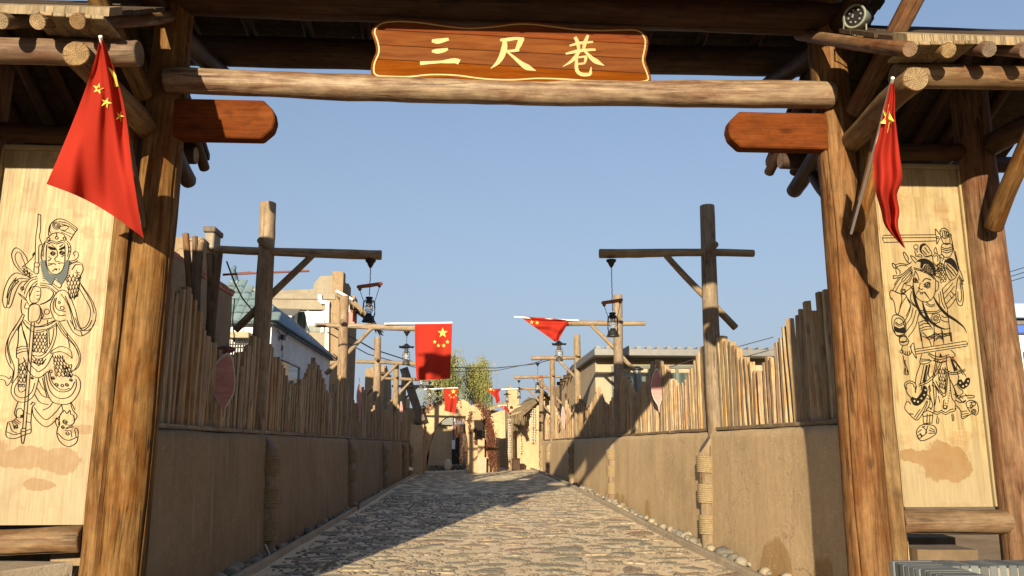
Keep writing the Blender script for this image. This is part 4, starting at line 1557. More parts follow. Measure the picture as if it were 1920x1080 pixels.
d.scales((410, 275), (485, 275), (560, 450), (430, 440), 4, 6, LW * .9)
d.scales((490, 350), (558, 350), (565, 450), (500, 440), 3, 3, LW * .9)
o = d.m.build('warrior_drawing', [M['ink'], M['beard_grey']], pan_l, (0, 0, 0))
o['label'] = 'bearded warrior holding a long spear, drawn in thin dark lines'

LW = .0066
d = Draw(6.797, 1640, 420, 4.91)
C_ = [
    [(70, 130), (82, 103), (560, 98)], [(70, 128), (565, 124)], [(70, 130), (85, 170), (565, 155)]]
for p in C_:
    d.ribbon(p, LW, False)
C_ = [
    [(557, 45), (590, 85), (610, 112), (590, 150), (573, 186), (568, 130), (557, 45)], [(605, 92), (600, 60), (630, 38), (665, 50), (682, 90), (672, 122), (640, 132), (610, 112)], [(622, 75), (628, 118)], [(642, 68), (650, 122)], [(658, 70), (664, 118)], [(600, 70), (625, 62), (655, 66), (676, 80)],
    [(610, 125), (640, 182), (690, 180), (692, 130)], [(620, 190), (615, 260), (640, 302), (690, 300), (717, 250), (710, 190), (665, 178), (620, 190)], [(620, 215), (660, 227), (712, 210)], [(620, 232), (664, 244), (714, 228)], [(622, 252), (665, 266), (712, 246)],
    [(705, 120), (730, 250), (760, 370), (767, 440), (735, 502), (690, 512), (652, 440), (640, 380), (650, 320)], [(650, 380), (690, 432), (735, 482)], [(660, 365), (720, 420), (750, 470)], [(655, 400), (690, 460), (715, 500)], [(668, 400), (715, 452)],
    [(742, 250), (775, 400), (800, 460), (818, 530), (782, 482)], [(770, 490), (802, 560), (817, 650), (807, 745), (770, 742), (750, 680), (750, 600), (770, 490)], [(785, 540), (802, 650), (792, 712), (770, 702), (765, 620)], [(795, 500), (812, 560)], [(775, 470), (805, 520)],
    [(372, 230), (370, 260), (382, 285)], [(388, 228), (392, 262)], [(428, 250), (470, 302), (527, 276), (492, 210), (470, 188)], [(440, 240), (480, 285)], [(460, 215), (500, 270)], [(560, 215), (545, 255), (577, 270), (570, 235), (560, 215)], [(535, 300), (560, 268), (592, 290), (602, 340), (570, 382), (540, 350), (533, 300)], [(550, 305), (565, 285), (582, 305), (580, 345)], [(592, 290), (622, 280), (637, 310), (620, 342)], [(600, 300), (625, 320)], [(470, 300), (520, 290), (535, 300)], [(395, 290), (420, 280), (440, 300)], [(370, 290), (400, 300), (440, 305)],
    [(358, 402), (430, 420), (500, 452), (557, 500)], [(362, 415), (430, 434), (500, 465), (552, 510)], [(455, 395), (490, 365), (530, 400), (537, 475), (490, 447), (455, 430), (455, 395)], [(430, 405), (445, 415), (432, 432), (420, 415)],
    [(265, 255), (268, 290), (298, 345), (312, 322), (290, 280), (265, 255)], [(298, 345), (320, 362), (340, 345)], [(160, 360), (172, 400), (195, 407), (187, 375), (160, 360)], [(190, 375), (240, 363), (300, 372), (330, 360)], [(190, 400), (245, 380), (300, 385)], [(328, 290), (350, 330), (382, 362)], [(332, 290), (365, 305), (385, 330)], [(168, 475), (240, 470), (340, 388)], [(170, 502), (240, 490)], [(168, 475), (172, 502)],
    [(240, 492), (290, 450), (340, 400)], [(250, 512), (300, 460), (345, 412)], [(262, 532), (310, 480), (350, 425)], [(275, 552), (320, 500), (352, 440)], [(285, 552), (325, 520), (355, 460)], [(200, 402), (195, 430), (205, 462)], [(205, 400), (235, 440), (228, 462)], [(320, 420), (340, 445), (330, 480)],
    [(240, 490), (192, 560), (165, 612)], [(255, 515), (208, 590), (188, 625)], [(275, 540), (235, 622)], [(225, 490), (180, 560)], [(285, 560), (330, 570), (345, 600)], [(160, 610), (240, 640), (302, 610), (352, 568)],
    [(160, 605), (138, 630), (150, 690), (172, 702), (187, 760), (192, 810), (212, 836)], [(160, 610), (240, 642), (292, 660), (250, 732), (217, 832)], [(150, 690), (165, 680)], [(240, 640), (250, 690), (230, 780)],
    [(290, 665), (330, 720), (372, 762)], [(300, 690), (330, 745), (330, 762), (310, 832), (268, 905)], [(340, 620), (330, 690), (385, 770)], [(355, 770), (332, 860), (280, 942)], [(382, 792), (352, 900), (290, 992)], [(402, 842), (372, 950), (308, 1042)], [(410, 800), (405, 850)], [(330, 755), (290, 850)],
    [(160, 862), (190, 835), (240, 850), (277, 890), (287, 980), (262, 1022), (210, 1032), (165, 962), (160, 862)], [(180, 892), (212, 865), (252, 882), (272, 930), (272, 1010), (200, 1022), (180, 962), (180, 892)], [(190, 900), (225, 925), (262, 905)], [(188, 915), (225, 940), (268, 920)], [(215, 835), (260, 860), (282, 900)],
    [(375, 430), (355, 520), (365, 630), (402, 690), (460, 717), (520, 697), (556, 630), (562, 520), (555, 500)], [(375, 432), (395, 470), (410, 518)], [(350, 512), (375, 495), (402, 532)], [(350, 540), (385, 535), (405, 545)], [(453, 556), (490, 535), (512, 550), (492, 577), (455, 558)], [(350, 520), (376, 506), (396, 526)], [(450, 570), (490, 590), (515, 570)], [(420, 540), (412, 590), (430, 602), (446, 595)], [(400, 580), (412, 605)], [(410, 620), (430, 632), (462, 625)], [(415, 640), (430, 645), (445, 638)],
    [(565, 520), (587, 540), (582, 602), (560, 622)], [(575, 480), (600, 500)], [(562, 430), (600, 440), (610, 480), (590, 500)], [(600, 400), (560, 440)],
    [(475, 718), (512, 747), (552, 735)], [(470, 735), (512, 762), (556, 750)], [(400, 790), (470, 802), (560, 806), (612, 780)], [(410, 805), (470, 817), (560, 822), (620, 795)], [(620, 602), (660, 560), (702, 520)], [(632, 642), (680, 590), (722, 540)], [(640, 690), (690, 630), (737, 570)], [(650, 742), (700, 690), (747, 640)], [(667, 782), (710, 740), (750, 680)], [(620, 600), (640, 700), (670, 780)], [(605, 620), (620, 720), (650, 780)], [(590, 640), (600, 740)], [(690, 650), (715, 690)], [(700, 620), (735, 655)],
    [(405, 900), (412, 970), (430, 1080)], [(667, 790), (682, 900), (702, 1080)], [(412, 830), (470, 860), (490, 900)], [(415, 905), (450, 890), (490, 900)], [(415, 935), (460, 915), (500, 920)], [(417, 965), (470, 945), (510, 945)], [(420, 985), (470, 970), (520, 965)], [(610, 880), (650, 900), (680, 900)], [(615, 840), (640, 860), (670, 855)],
    [(488, 1045), (505, 1030), (520, 1042), (540, 1012), (560, 1000), (580, 1020), (605, 1008), (630, 1022), (660, 1010), (695, 998)], [(490, 1060), (520, 1056), (560, 1016), (600, 1026), (640, 1036), (695, 1015)], [(440, 1030), (500, 1060)], [(545, 930), (552, 1080)], [(610, 950), (630, 1080)]]
for p in C_:
    d.ribbon(p, LW * 1.1)
for c, r in (((380, 210), 20), ((690, 105), 17), ((690, 105), 7), ((265, 620), 22), ((265, 620), 12), ((260, 1056), 36), ((485, 558), 18), ((376, 522), 15), ((578, 468), 18), ((584, 425), 14), ((563, 868), 13), ((563, 868), 25), ((580, 125), 10)):
    d.ring(c, r, LW)
d.ribbon([(563 + (42 + 5 * math.cos(8 * k * .196)) * math.cos(k * .196), 868 + (46 + 5 * math.cos(8 * k * .196)) * math.sin(k * .196)) for k in range(33)], LW)
d.disc((485, 558), 9)
d.disc((376, 522), 8)
d.ribbon([(440, 530), (470, 502), (520, 515)], .009)
d.ribbon([(405, 610), (385, 640), (378, 656)], [.012, .006, .002])
d.ribbon([(458, 626), (490, 670), (516, 708)], [.012, .008, .002])
for pl_ in ([(352, 550), (360, 640), (385, 740), (430, 830), (500, 920), (535, 975)], [(440, 715), (462, 800), (500, 880), (560, 932), (640, 966), (702, 958)], [(540, 665), (590, 750), (660, 830), (750, 890), (820, 950), (850, 1008)]):
    d.ribbon(pl_, [.008, .024, .026, .022, .014, .003])
d.fill([(412, 240), (418, 195), (450, 178), (472, 190), (442, 205), (430, 240), (436, 275)])
d.fill([(380, 345), (430, 318), (490, 328), (540, 368), (562, 430), (548, 485), (532, 420), (490, 368), (455, 370), (440, 402), (418, 400), (420, 350)])
d.fill([(645, 345), (690, 310), (742, 350), (762, 440), (735, 410), (690, 368)])
d.fill([(182, 942), (225, 960), (270, 950), (273, 1002), (230, 1000), (195, 992)])
for k in range(5):
    d.ribbon([(458 + 16 * k, 385 - 6 * k + 4 * k * k / 2), (470 + 15 * k, 440 + 7 * k)], LW * .8)
    d.ribbon([(456, 398 + 9 * k), (490, 378 + 13 * k), (534, 405 + 16 * k)], LW * .8)
d.scales((615, 390), (650, 400), (662, 530), (602, 545), 2, 7, LW * .9)
d.scales((560, 380), (605, 345), (640, 380), (600, 440), 3, 3, LW * .9)
right_m = d.m
d = Draw(6.797, 1640, 620, 3.858)
d.m = right_m
for p in ([(285, 135), (660, 75), (674, 95), (666, 112), (295, 170)], [(290, 152), (674, 95)]):
    d.ribbon(p, LW, False)
D_ = [
    [(180, 55), (215, 40), (246, 70), (236, 100), (190, 102), (180, 55)], [(185, 80), (240, 76)], [(205, 105), (195, 140), (215, 170), (250, 177), (267, 150), (255, 110)], [(220, 148), (222, 176)], [(235, 148), (238, 178)], [(250, 145), (254, 172)], [(280, 88), (262, 130), (303, 202), (292, 150), (280, 88)],
    [(205, 177), (214, 230), (220, 262), (214, 312), (246, 315), (230, 260), (218, 225)], [(224, 270), (222, 312)], [(234, 280), (236, 312)],
    [(340, 170), (328, 235), (382, 236), (412, 215)], [(335, 205), (400, 207)], [(334, 220), (405, 215)], [(385, 165), (422, 197), (480, 207), (540, 187)], [(395, 162), (425, 180), (480, 192), (535, 172)], [(550, 140), (582, 170), (570, 192), (530, 187)], [(420, 215), (480, 232), (525, 215)], [(430, 205), (440, 225), (460, 215), (475, 232), (495, 218), (515, 226)],
    [(335, 10), (345, 100), (352, 130)], [(552, 10), (560, 85)], [(380, 55), (400, 45), (420, 55), (445, 35), (470, 45), (500, 30), (545, 35)], [(345, 10), (390, 60), (410, 110)], [(440, 68), (470, 52), (497, 68)], [(440, 58), (470, 42), (497, 58)], [(430, 0), (428, 110)], [(490, 0), (500, 95)], [(380, 50), (440, 25), (545, 20)],
    [(330, 240), (300, 330), (295, 385)], [(358, 245), (340, 330), (328, 392)], [(400, 240), (388, 320), (405, 342)], [(395, 242), (372, 350), (360, 385)], [(440, 155), (438, 240), (420, 350), (430, 500), (428, 592)], [(452, 200), (450, 240), (430, 330)], [(520, 180), (520, 240), (542, 350), (557, 480), (582, 520), (582, 570)],
    [(425, 595), (455, 607), (480, 590), (512, 607), (546, 590), (577, 582), (588, 560)], [(430, 580), (460, 590), (482, 575), (512, 592), (545, 572), (572, 566)], [(430, 380), (470, 440), (506, 477), (520, 420), (532, 300)], [(440, 360), (475, 430), (504, 455), (514, 400), (520, 300)], [(425, 370), (465, 455)], [(440, 400), (445, 470), (435, 540)], [(460, 470), (470, 520)], [(500, 500), (495, 560), (520, 565), (525, 540)],
    [(560, 190), (622, 270), (662, 332)], [(545, 190), (590, 280), (610, 340)], [(555, 200), (600, 250), (640, 320)], [(600, 240), (590, 270), (615, 290)], [(560, 380), (582, 430), (602, 482)], [(545, 350), (575, 420), (590, 490)], [(575, 400), (600, 380)], [(500, 280), (540, 312), (600, 312), (656, 288)], [(505, 268), (545, 300), (600, 300), (652, 278)], [(490, 230), (450, 312), (390, 372), (318, 402)], [(478, 228), (440, 300), (385, 358), (320, 388)], [(610, 330), (600, 400), (640, 440), (620, 470)], [(570, 460), (610, 470), (640, 490)],
    [(228, 430), (214, 390), (240, 364), (280, 370), (302, 402), (292, 445)], [(232, 425), (226, 395), (245, 378), (275, 384), (286, 410)], [(226, 430), (240, 460), (262, 482)], [(292, 402), (296, 450)], [(340, 395), (336, 430)], [(232, 508), (218, 560), (250, 602), (306, 647), (352, 590), (387, 510)], [(240, 510), (262, 532)], [(298, 640), (345, 570), (380, 505)], [(286, 628), (330, 565)], [(350, 455), (390, 470), (400, 520), (385, 560)], [(390, 400), (400, 470), (420, 540), (400, 570)], [(375, 490), (410, 500)], [(250, 600), (280, 605)], [(395, 390), (405, 440)],
    [(348, 600), (354, 672)], [(422, 590), (415, 672)], [(380, 600), (378, 672)], [(400, 598), (398, 672)], [(350, 620), (418, 612)], [(354, 672), (415, 668)], [(345, 600), (380, 578), (424, 595)], [(370, 575), (392, 555), (415, 572)], [(303, 725), (345, 680), (430, 690), (442, 745), (362, 792), (320, 786), (303, 725)], [(345, 690), (377, 735), (335, 772)], [(385, 690), (368, 742)], [(400, 702), (436, 720)], [(392, 720), (438, 732)], [(390, 742), (438, 740)], [(340, 700), (365, 690)], [(325, 740), (350, 765)], [(310, 735), (340, 715)],
    [(590, 540), (622, 580), (634, 636), (702, 600), (732, 612), (750, 580), (737, 520), (690, 503), (660, 520)], [(630, 585), (672, 580)], [(634, 605), (682, 596)], [(638, 622), (692, 606)], [(670, 555), (700, 560), (715, 540)], [(660, 520), (670, 555), (690, 590)], [(690, 520), (720, 515)], [(580, 500), (620, 520), (655, 505)], [(600, 490), (650, 470), (716, 470), (716, 484), (668, 487)], [(590, 470), (640, 520), (660, 500)], [(455, 615), (448, 665), (462, 668), (465, 630)], [(558, 605), (565, 652), (574, 640), (566, 600)], [(655, 455), (670, 480)]]
for p in D_:
    d.ribbon(p, LW * 1.1)
for c, r in (((195, 150), 12), ((216, 220), 6), ((325, 765), 13), ((716, 585), 17), ((716, 585), 8), ((715, 530), 14), ((510, 550), 12), ((700, 545), 8)):
    d.ring(c, r, LW)
d.fill([(370, 248), (383, 250), (362, 372), (345, 370)], 0, False)
d.fill([(548, 210), (562, 208), (587, 288), (575, 300)], 0, False)
d.fill([(472, 160), (490, 190), (466, 192)], 0, False)
# black ruffles with rows of open rings
for quad, rings in (([(258, 490), (275, 478), (300, 490), (338, 440), (350, 396), (380, 418), (372, 480), (322, 538), (280, 535)], ((285, 508), (310, 515), (335, 490), (355, 465), (365, 430))),
                    ([(600, 362), (625, 352), (640, 375), (662, 342), (687, 345), (682, 390), (640, 422), (605, 395)], ((615, 378), (636, 402), (660, 392), (672, 366)))):
    d.fill(quad)
    for c in rings:
        d.fill([(c[0] + 7 * math.cos(k * .7854), c[1] + 7 * math.sin(k * .7854)) for k in range(8)], 1, True, .007)
for k in range(12):
    t = k / 11
    d.disc((415 + 105 * t, 395 + 150 * t - 30 * math.sin(t * 3.14)), 4.5)
    d.disc((520 + 25 * math.sin(t * 2.2), 545 - 205 * t), 4)
d.scales((455, 265), (512, 265), (510, 430), (468, 410), 3, 6, LW * .9)
o = d.m.build('warrior_drawing', [M['ink'], M['panel_board']], pan_r, (0, 0, 0))
o['label'] = 'long bearded warrior brandishing two swords, drawn in dark lines'
pan_l['label'] = 'pale board with the spear bearer drawing'
pan_r['label'] = 'pale board with the two sword warrior drawing'

# ------------------------------------------------------------------ carved name board
SY = 6.50
sg_pts = [(200, 130), (225, 115), (260, 108), (340, 104), (450, 112), (600, 133), (720, 143), (850, 135), (980, 120), (1080, 121), (1200, 135), (1330, 150), (1450, 155), (1560, 153), (1640, 152), (1680, 160), (1705, 180), (1727, 225), (1722, 285), (1712, 340), (1733, 400), (1744, 445), (1720, 470), (1650, 478), (1560, 478), (1400, 472), (1250, 462), (1100, 458), (960, 466), (800, 460), (640, 440), (500, 437), (380, 448), (250, 446), (190, 438), (166, 405), (172, 345), (195, 290), (187, 235), (170, 185), (180, 148)]
sgn = thing('name_board', 'carved orange wooden name board with golden characters on the gate beam', 'sign', at(955, 157, SY))


def spt(p, Y=SY):
    return at(640 + p[0] / 3, p[1] / 3, Y)


out = catmull(sg_pts + [sg_pts[0]], 8)[:-1]
zs_ = [spt(p).z for p in out]
z_lo, z_hi = min(zs_), max(zs_)
# four boards edge to edge, each its own piece, cut from the outline
cuts = [z_lo - .01, z_lo + (z_hi - z_lo) * .27, z_lo + (z_hi - z_lo) * .5, z_lo + (z_hi - z_lo) * .74, z_hi + .01]
for k in range(4):
    bm = bmesh.new()
    vv = [bm.verts.new(spt(p)) for p in out]
    bm.faces.new(vv)
    for zc, nrm in ((cuts[k] + .0015, 1), (cuts[k + 1] - .0015, -1)):
        # boards tilt like the sign: the joints run along it
        gm = bm.verts[:] + bm.edges[:] + bm.faces[:]
        n_ = Vector((-.03 * -1, 0, 1)).normalized() * -nrm
        bmesh.ops.bisect_plane(bm, geom=gm, plane_co=(.3, SY, zc), plane_no=n_, clear_outer=True)
    if not bm.faces:
        bm.free()
        continue
    r = bmesh.ops.extrude_face_region(bm, geom=bm.faces[:])
    for v in r['geom']:
        if isinstance(v, bmesh.types.BMVert):
            v.co.y += .055
    bmesh.ops.recalc_face_normals(bm, faces=bm.faces[:])
    be = [e for e in bm.edges if abs(e.verts[0].co.y - SY) < 1e-4 and abs(e.verts[1].co.y - SY) < 1e-4]
    bmesh.ops.bevel(bm, geom=be, offset=.004, segments=1, affect='EDGES')
    c0 = Vector((.3, SY, cuts[k]))
    for v in bm.verts:
        v.co -= c0
    me = bpy.data.meshes.new('mesh')
    bm.to_mesh(me)
    bm.free()
    obj('board', me, M['sign_board'], sgn, c0)
# golden inlaid line
cx, cy = 955, 290
ins = []
no = len(out)
for i, p in enumerate(out):
    tdir = out[(i + 1) % no] - out[i - 1]
    nrm = Vector((-tdir.y, tdir.x)).normalized()
    ins.append(p + nrm * 17)
d = Draw(SY - .004, 640, 0, 3)
d.ribbon([tuple(p) for p in ins] + [tuple(ins[0])], .013, False)
d.m.build('gold_line', M['gold_paint'], sgn)


def glyph(strokes):
    d = Draw(SY - .003, 640, 0, 3)
    u = 1 / 3 * SY / F_PX * 1.04
    for pts, ws in strokes:
        d.ribbon(pts, [a * u for a in ws])
    m = d.m
    n0 = len(m.v)
    o = m.build('carved_character', M['gold_paint'], sgn)
    return o


glyph([([(509, 230), (545, 232), (575, 226), (604, 220)], [18, 34, 28, 18]), ([(509, 288), (545, 288), (575, 283), (600, 276)], [14, 32, 28, 14]), ([(443, 356), (500, 352), (580, 347), (640, 342), (664, 350)], [24, 18, 16, 30, 34])])
glyph([([(893, 226), (940, 222), (985, 216), (1028, 222)], [16, 24, 18, 22]), ([(1012, 222), (1000, 252), (985, 284)], [32, 30, 20]), ([(1000, 280), (965, 286), (925, 288)], [20, 16, 14]), ([(918, 222), (918, 262), (905, 310), (880, 352), (840, 386)], [22, 36, 34, 24, 3]), ([(928, 288), (965, 318), (1005, 352), (1040, 376), (1094, 398)], [10, 18, 26, 40, 4])])
glyph([([(1314, 208), (1328, 235), (1336, 278)], [20, 24, 18]), ([(1388, 198), (1372, 236), (1362, 278)], [16, 24, 16]), ([(1284, 258), (1340, 243), (1416, 236)], [12, 20, 12]), ([(1262, 303), (1330, 288), (1390, 281), (1430, 280)], [12, 22, 18, 14]), ([(1338, 288), (1318, 320), (1290, 348), (1245, 376)], [18, 24, 16, 3]), ([(1366, 284), (1392, 312), (1420, 338), (1478, 370)], [14, 22, 34, 4]), ([(1322, 326), (1350, 321), (1380, 318)], [10, 14, 12]), ([(1376, 318), (1374, 336), (1368, 356)], [16, 18, 12]), ([(1328, 360), (1350, 358), (1372, 356)], [10, 13, 10]), ([(1324, 326), (1322, 365), (1326, 398), (1350, 418), (1396, 418), (1402, 402), (1405, 376)], [14, 20, 22, 24, 22, 18, 3])])

# ------------------------------------------------------------------ flood lamp on the wing roof
fl = thing('flood_lamp', 'small round grey flood lamp on the right wing roof by the post', 'lamp', at(1605, 62, 6.2))
pc = at(1603, 31, 6.15)
m = MB()
m.lathe([(.04, .14), (.085, .12), (.095, .03), (.105, .0), (.105, -.02), (.088, -.02), (.085, .0)], 20)
o = m.build('housing', M['lamp_body'], fl)
q = Vector((-.8, -.6, -.12)).to_track_quat('-Z', 'Y')
o.rotation_mode = 'QUATERNION'
o.rotation_quaternion = q
o.location = pc - WL[fl.name]
WL[o.name] = pc
m = MB()
m.lathe([(.084, -.008), (.02, -.006)], 20)
o2 = m.build('front_glass', M['black_iron'], fl, (0, 0, 0))
o2.rotation_mode = 'QUATERNION'
o2.rotation_quaternion = q
o2.location = pc - WL[fl.name]
for k in range(10):
    a = k * .785
    r = .055 if k < 8 else .018
    c = pc + q @ Vector((r * math.cos(a), r * math.sin(a), -.012))
    m = MB()
    m.lathe([(.012, 0), (.009, .006), (.003, .009)], 8)
    o3 = m.build('lens', M['window_frame' if False else 'metal_grey'], fl)
    o3.rotation_mode = 'QUATERNION'
    o3.rotation_quaternion = q @ Quaternion((1, 0, 0), math.pi)
    o3.location = c - WL[fl.name]
m = MB()
m.tube([pc + Vector((-.1, 0, 0)), pc + Vector((-.1, .02, -.12)), pc + Vector((0, .03, -.16)), pc + Vector((.1, .02, -.12)), pc + Vector((.1, 0, 0))], .008, 6)
m.build('bracket', M['lamp_body'], fl)


# ------------------------------------------------------------------ flags
def star_pts(c, r, rot=0, sq=1.0):
    return [(c[0] + (r if k % 2 == 0 else r * .4) * math.sin(k * math.pi / 5 + rot) * sq, c[1] - (r if k % 2 == 0 else r * .4) * math.cos(k * math.pi / 5 + rot)) for k in range(10)]


def flag(label, left, right, Y, depth, stars, pole, nu=16, nv=30, group='red five star flags along the lane', sag=0):
    """left/right: edges of the cloth from top to bottom in photograph coordinates; depth(u, v) = offset from Y"""
    base = at(*pole[0][:2], pole[0][2])
    t = thing('flag', label, 'flag', base, group)
    lp, rp = catmull(left, 3), catmull(right, 3)

    def along(pl, v):
        f = v * (len(pl) - 1)
        k = min(int(f), len(pl) - 2)
        return Vector(pl[k]).lerp(Vector(pl[k + 1]), f - k)

    vs, fs = [], []
    for j in range(nv + 1):
        for i in range(nu + 1):
            u, v = i / nu, j / nv
            p = along(lp, v).lerp(along(rp, v), u)
            p.y += sag * math.sin(math.pi * u) * v ** 3
            vs.append(at(p.x, p.y, Y + depth(u, v)))
    for j in range(nv):
        for i in range(nu):
            a = j * (nu + 1) + i
            fs.append((a, a + nu + 1, a + nu + 2, a + 1))
    m = MB()
    m.add(vs, fs, 0, True)
    cl = m.build('cloth', M['flag_red'], t, base)

    def uv_of(px, py):
        best, bu, bv = 1e9, 0, 0
        for j in range(0, 201):
            v = j / 200
            l_, r_ = along(lp, v), along(rp, v)
            w_ = r_ - l_
            u = max(-.02, min(1.02, (Vector((px, py)) - l_).dot(w_) / max(1e-6, w_.length_squared)))
            e = (l_ + w_ * u - Vector((px, py))).length
            if e < best:
                best, bu, bv = e, u, v
        return bu, bv

    for pts in stars:
        q = []
        for px, py in pts:
            u, v = uv_of(px, py)
            q.append(at(px, py, Y + depth(u, v) - .006))
        m = MB()
        c = sum(q, Vector()) / len(q)
        m.add(q + [c], [(k, (k + 1) % len(q), len(q)) for k in range(len(q))])
        o = m.build('star', M['flag_yellow'], cl, c)
    m = MB()
    m.tube([at(*q_[:2], q_[2]) for q_ in pole], .012 if Y < 10 else .02, 8)
    m.build('pole', M['white_plastic'], t)
    return t


rip = lambda a, f, ph=0: (lambda u, v: a * math.sin(f * u * 6.28 + ph + 2 * v) * (.2 + v))
flag('big red flag hanging from a slanted pole in front of the spear bearer board',
     [(187, 80), (170, 150), (140, 228), (112, 290), (87, 345)] and [(186, 78), (176, 118), (158, 172), (135, 232), (110, 292), (87, 345)],
     [(194, 74), (206, 108), (219, 145), (232, 195), (240, 245), (247, 310), (256, 370), (264, 420), (270, 447)], 4.98,
     lambda u, v: .85 * v + (.05 * math.sin(u * 8 + 3 * v) + .022 * math.sin(19 * u - 6 * v)) * (.15 + v) + .04 * math.sin(5 * u - 9 * v) * v + .035 * abs(math.sin(4.2 * (u + .8 * v))) * v - .10 * math.exp(-((u - .62 - .2 * v) / .12) ** 2) * v,
     [star_pts((184, 166), 11, .25), star_pts((199, 193), 11, .35), star_pts((225, 218), 11, .4, .75), [(202, 126), (212, 132), (218, 142), (222, 162), (214, 163), (213, 148)]],
     [(188, 68, 4.96), (212, 180, 5.42), (262, 420, 6.40)], 30, 44, sag=-12)
flag('narrow red flag drooping from a white pole before the two sword board',
     [(1671, 150), (1664, 180), (1656, 212), (1648, 250), (1638, 290), (1638, 320), (1642, 360), (1652, 395), (1660, 425), (1692, 462)],
     [(1676, 150), (1678, 180), (1678, 212), (1682, 250), (1687, 290), (1692, 335), (1682, 365), (1687, 395), (1684, 425), (1698, 467)], 5.02,
     lambda u, v: .75 * v + .06 * math.sin(u * 11 + 2.5 * v) * (.1 + v) + .04 * math.sin(16 * v + 3 * u) * v,
     [[(1666, 195), (1668, 212), (1677, 228), (1668, 231), (1664, 250), (1660, 232), (1650, 231), (1660, 220), (1655, 205), (1663, 212)]],
     [(1674, 146, 5.0), (1644, 262, 5.62), (1596, 438, 6.36)], 16, 36)


def vflag(label, q, Y, stars, pole, amp=.10):
    flag(label, q[0], q[1], Y, lambda u, v: amp * math.sin(u * 9 + 1.5 * v) * (.15 + v) + amp * .6 * math.sin(u * 4 - 4 * v) * v, stars, pole)


vflag('large red flag hanging straight down from the second brown wall post arm', ([(778, 608), (778, 640), (779, 680), (781, 713)], [(848, 607), (847, 640), (845, 680), (844, 710)]), 19.1,
      [star_pts((830, 624), 10), star_pts((815, 641), 4), star_pts((822, 648), 4), star_pts((832, 648), 4), star_pts((839, 641), 4)], [(721, 607, 19.15), (848, 605, 19.1)])
vflag('small red flag hanging in front of the willow above the earth arch', ([(832, 728), (833, 745), (834, 760), (833, 770)], [(859, 728), (857, 745), (856, 760), (854, 775)]), 34.4,
      [star_pts((850, 734), 5), star_pts((843, 741), 2), star_pts((846, 745), 2), star_pts((851, 745), 2), star_pts((855, 741), 2)], [(795, 730, 34.5), (859, 727, 34.4)], .07)
flag('bunched red flag wrapped around the arm of the second golden wall post', [(975, 593), (992, 606), (1012, 620), (1030, 633), (1041, 641)], [(1034, 597), (1060, 600), (1066, 604), (1058, 618), (1046, 640)], 19.55,
     lambda u, v: .07 * math.sin(9 * u + 7 * v) * (u + .2) + .05 * math.sin(14 * v - 5 * u), [star_pts((997, 604), 4), star_pts((1007, 605), 4)], [(964, 594, 19.55), (978, 595, 19.55), (1034, 599, 19.6), (1085, 601, 19.7)], 16, 20)
flag('little red flag blown sideways from the fourth golden wall post', [(911, 729), (920, 737), (928, 746), (931, 757)], [(940, 729), (935, 737), (937, 746), (938, 752)], 35.2,
     lambda u, v: .06 * math.sin(7 * u + 5 * v), [star_pts((920, 730), 3, 0, 1.4), star_pts((926, 732), 1.5)], [(940, 730, 35.2), (972, 729, 35.3)], 8, 12)
flag('tiny red flag over the alley beside the thatched hut', [(937, 761), (943, 766), (950, 770), (954, 775)], [(948, 761), (952, 765), (955, 769), (955, 774)], 41,
     lambda u, v: .05 * math.sin(7 * u + 5 * v), [star_pts((944, 764), 2)], [(934, 761, 41), (950, 760, 41)], 8, 8)
# ------------------------------------------------------------------ things behind the left wall
def rough_box(a, b, st=.5, amp=.04, seed=0, jag=0):
    """adobe block with uneven faces: (grid over each face), open bottom"""
    (x0, y0, z0), (x1, y1, z1) = a, b
    bm = bmesh.new()

    def face(o, u, v):
        nu, nv = max(1, round(u.length / st)), max(1, round(v.length / st))
        g = [[bm.verts.new(o + u * i / nu + v * j / nv) for i in range(nu + 1)] for j in range(nv + 1)]
        for j in range(nv):
            for i in range(nu):
                bm.faces.new((g[j][i], g[j][i + 1], g[j + 1][i + 1], g[j + 1][i]))
    V = Vector
    dx, dy, dz = V((x1 - x0, 0, 0)), V((0, y1 - y0, 0)), V((0, 0, z1 - z0))
    face(V((x0, y0, z0)), dx, dz)
    face(V((x1, y1, z0)), -dx, dz)
    face(V((x1, y0, z0)), dy, dz)
    face(V((x0, y1, z0)), -dy, dz)
    face(V((x0, y0, z1)), dx, dy)
    bmesh.ops.remove_doubles(bm, verts=bm.verts[:], dist=.001)
    for v in bm.verts:
        c = v.co
        n = Vector((mnoise.noise(c * .8 + V((seed, 0, 0))), mnoise.noise(c * .8 + V((0, seed, 5))), mnoise.noise(c * .9 + V((9, 0, seed)))))
        n2 = mnoise.noise(c * 2.7 + V((seed, 3, 0)))
        top = c.z > z1 - .01
        v.co = c + n * amp + V((n2, n2, n2)) * amp * .4
        if jag and top:
            v.co.z += jag * mnoise.noise(c * 1.4 + V((seed, 1, 1)))
    me = bpy.data.meshes.new('mesh')
    bm.to_mesh(me)
    bm.free()
    return me


brk = box('brick', (-.12, -.055, -.03), (.12, .055, .03), M['red_brick'], None, .005)
BRICK = brk.data
bpy.data.objects.remove(brk)

def sbox(name, px0, py0, px1, py1, Y, dep, mat, parent=None, bev=.006):
    a, b = at(px0, py0, Y), at(px1, py1, Y)
    return box(name, (min(a.x, b.x), Y, min(a.z, b.z)), (max(a.x, b.x), Y + dep, max(a.z, b.z)), mat, parent, bev)


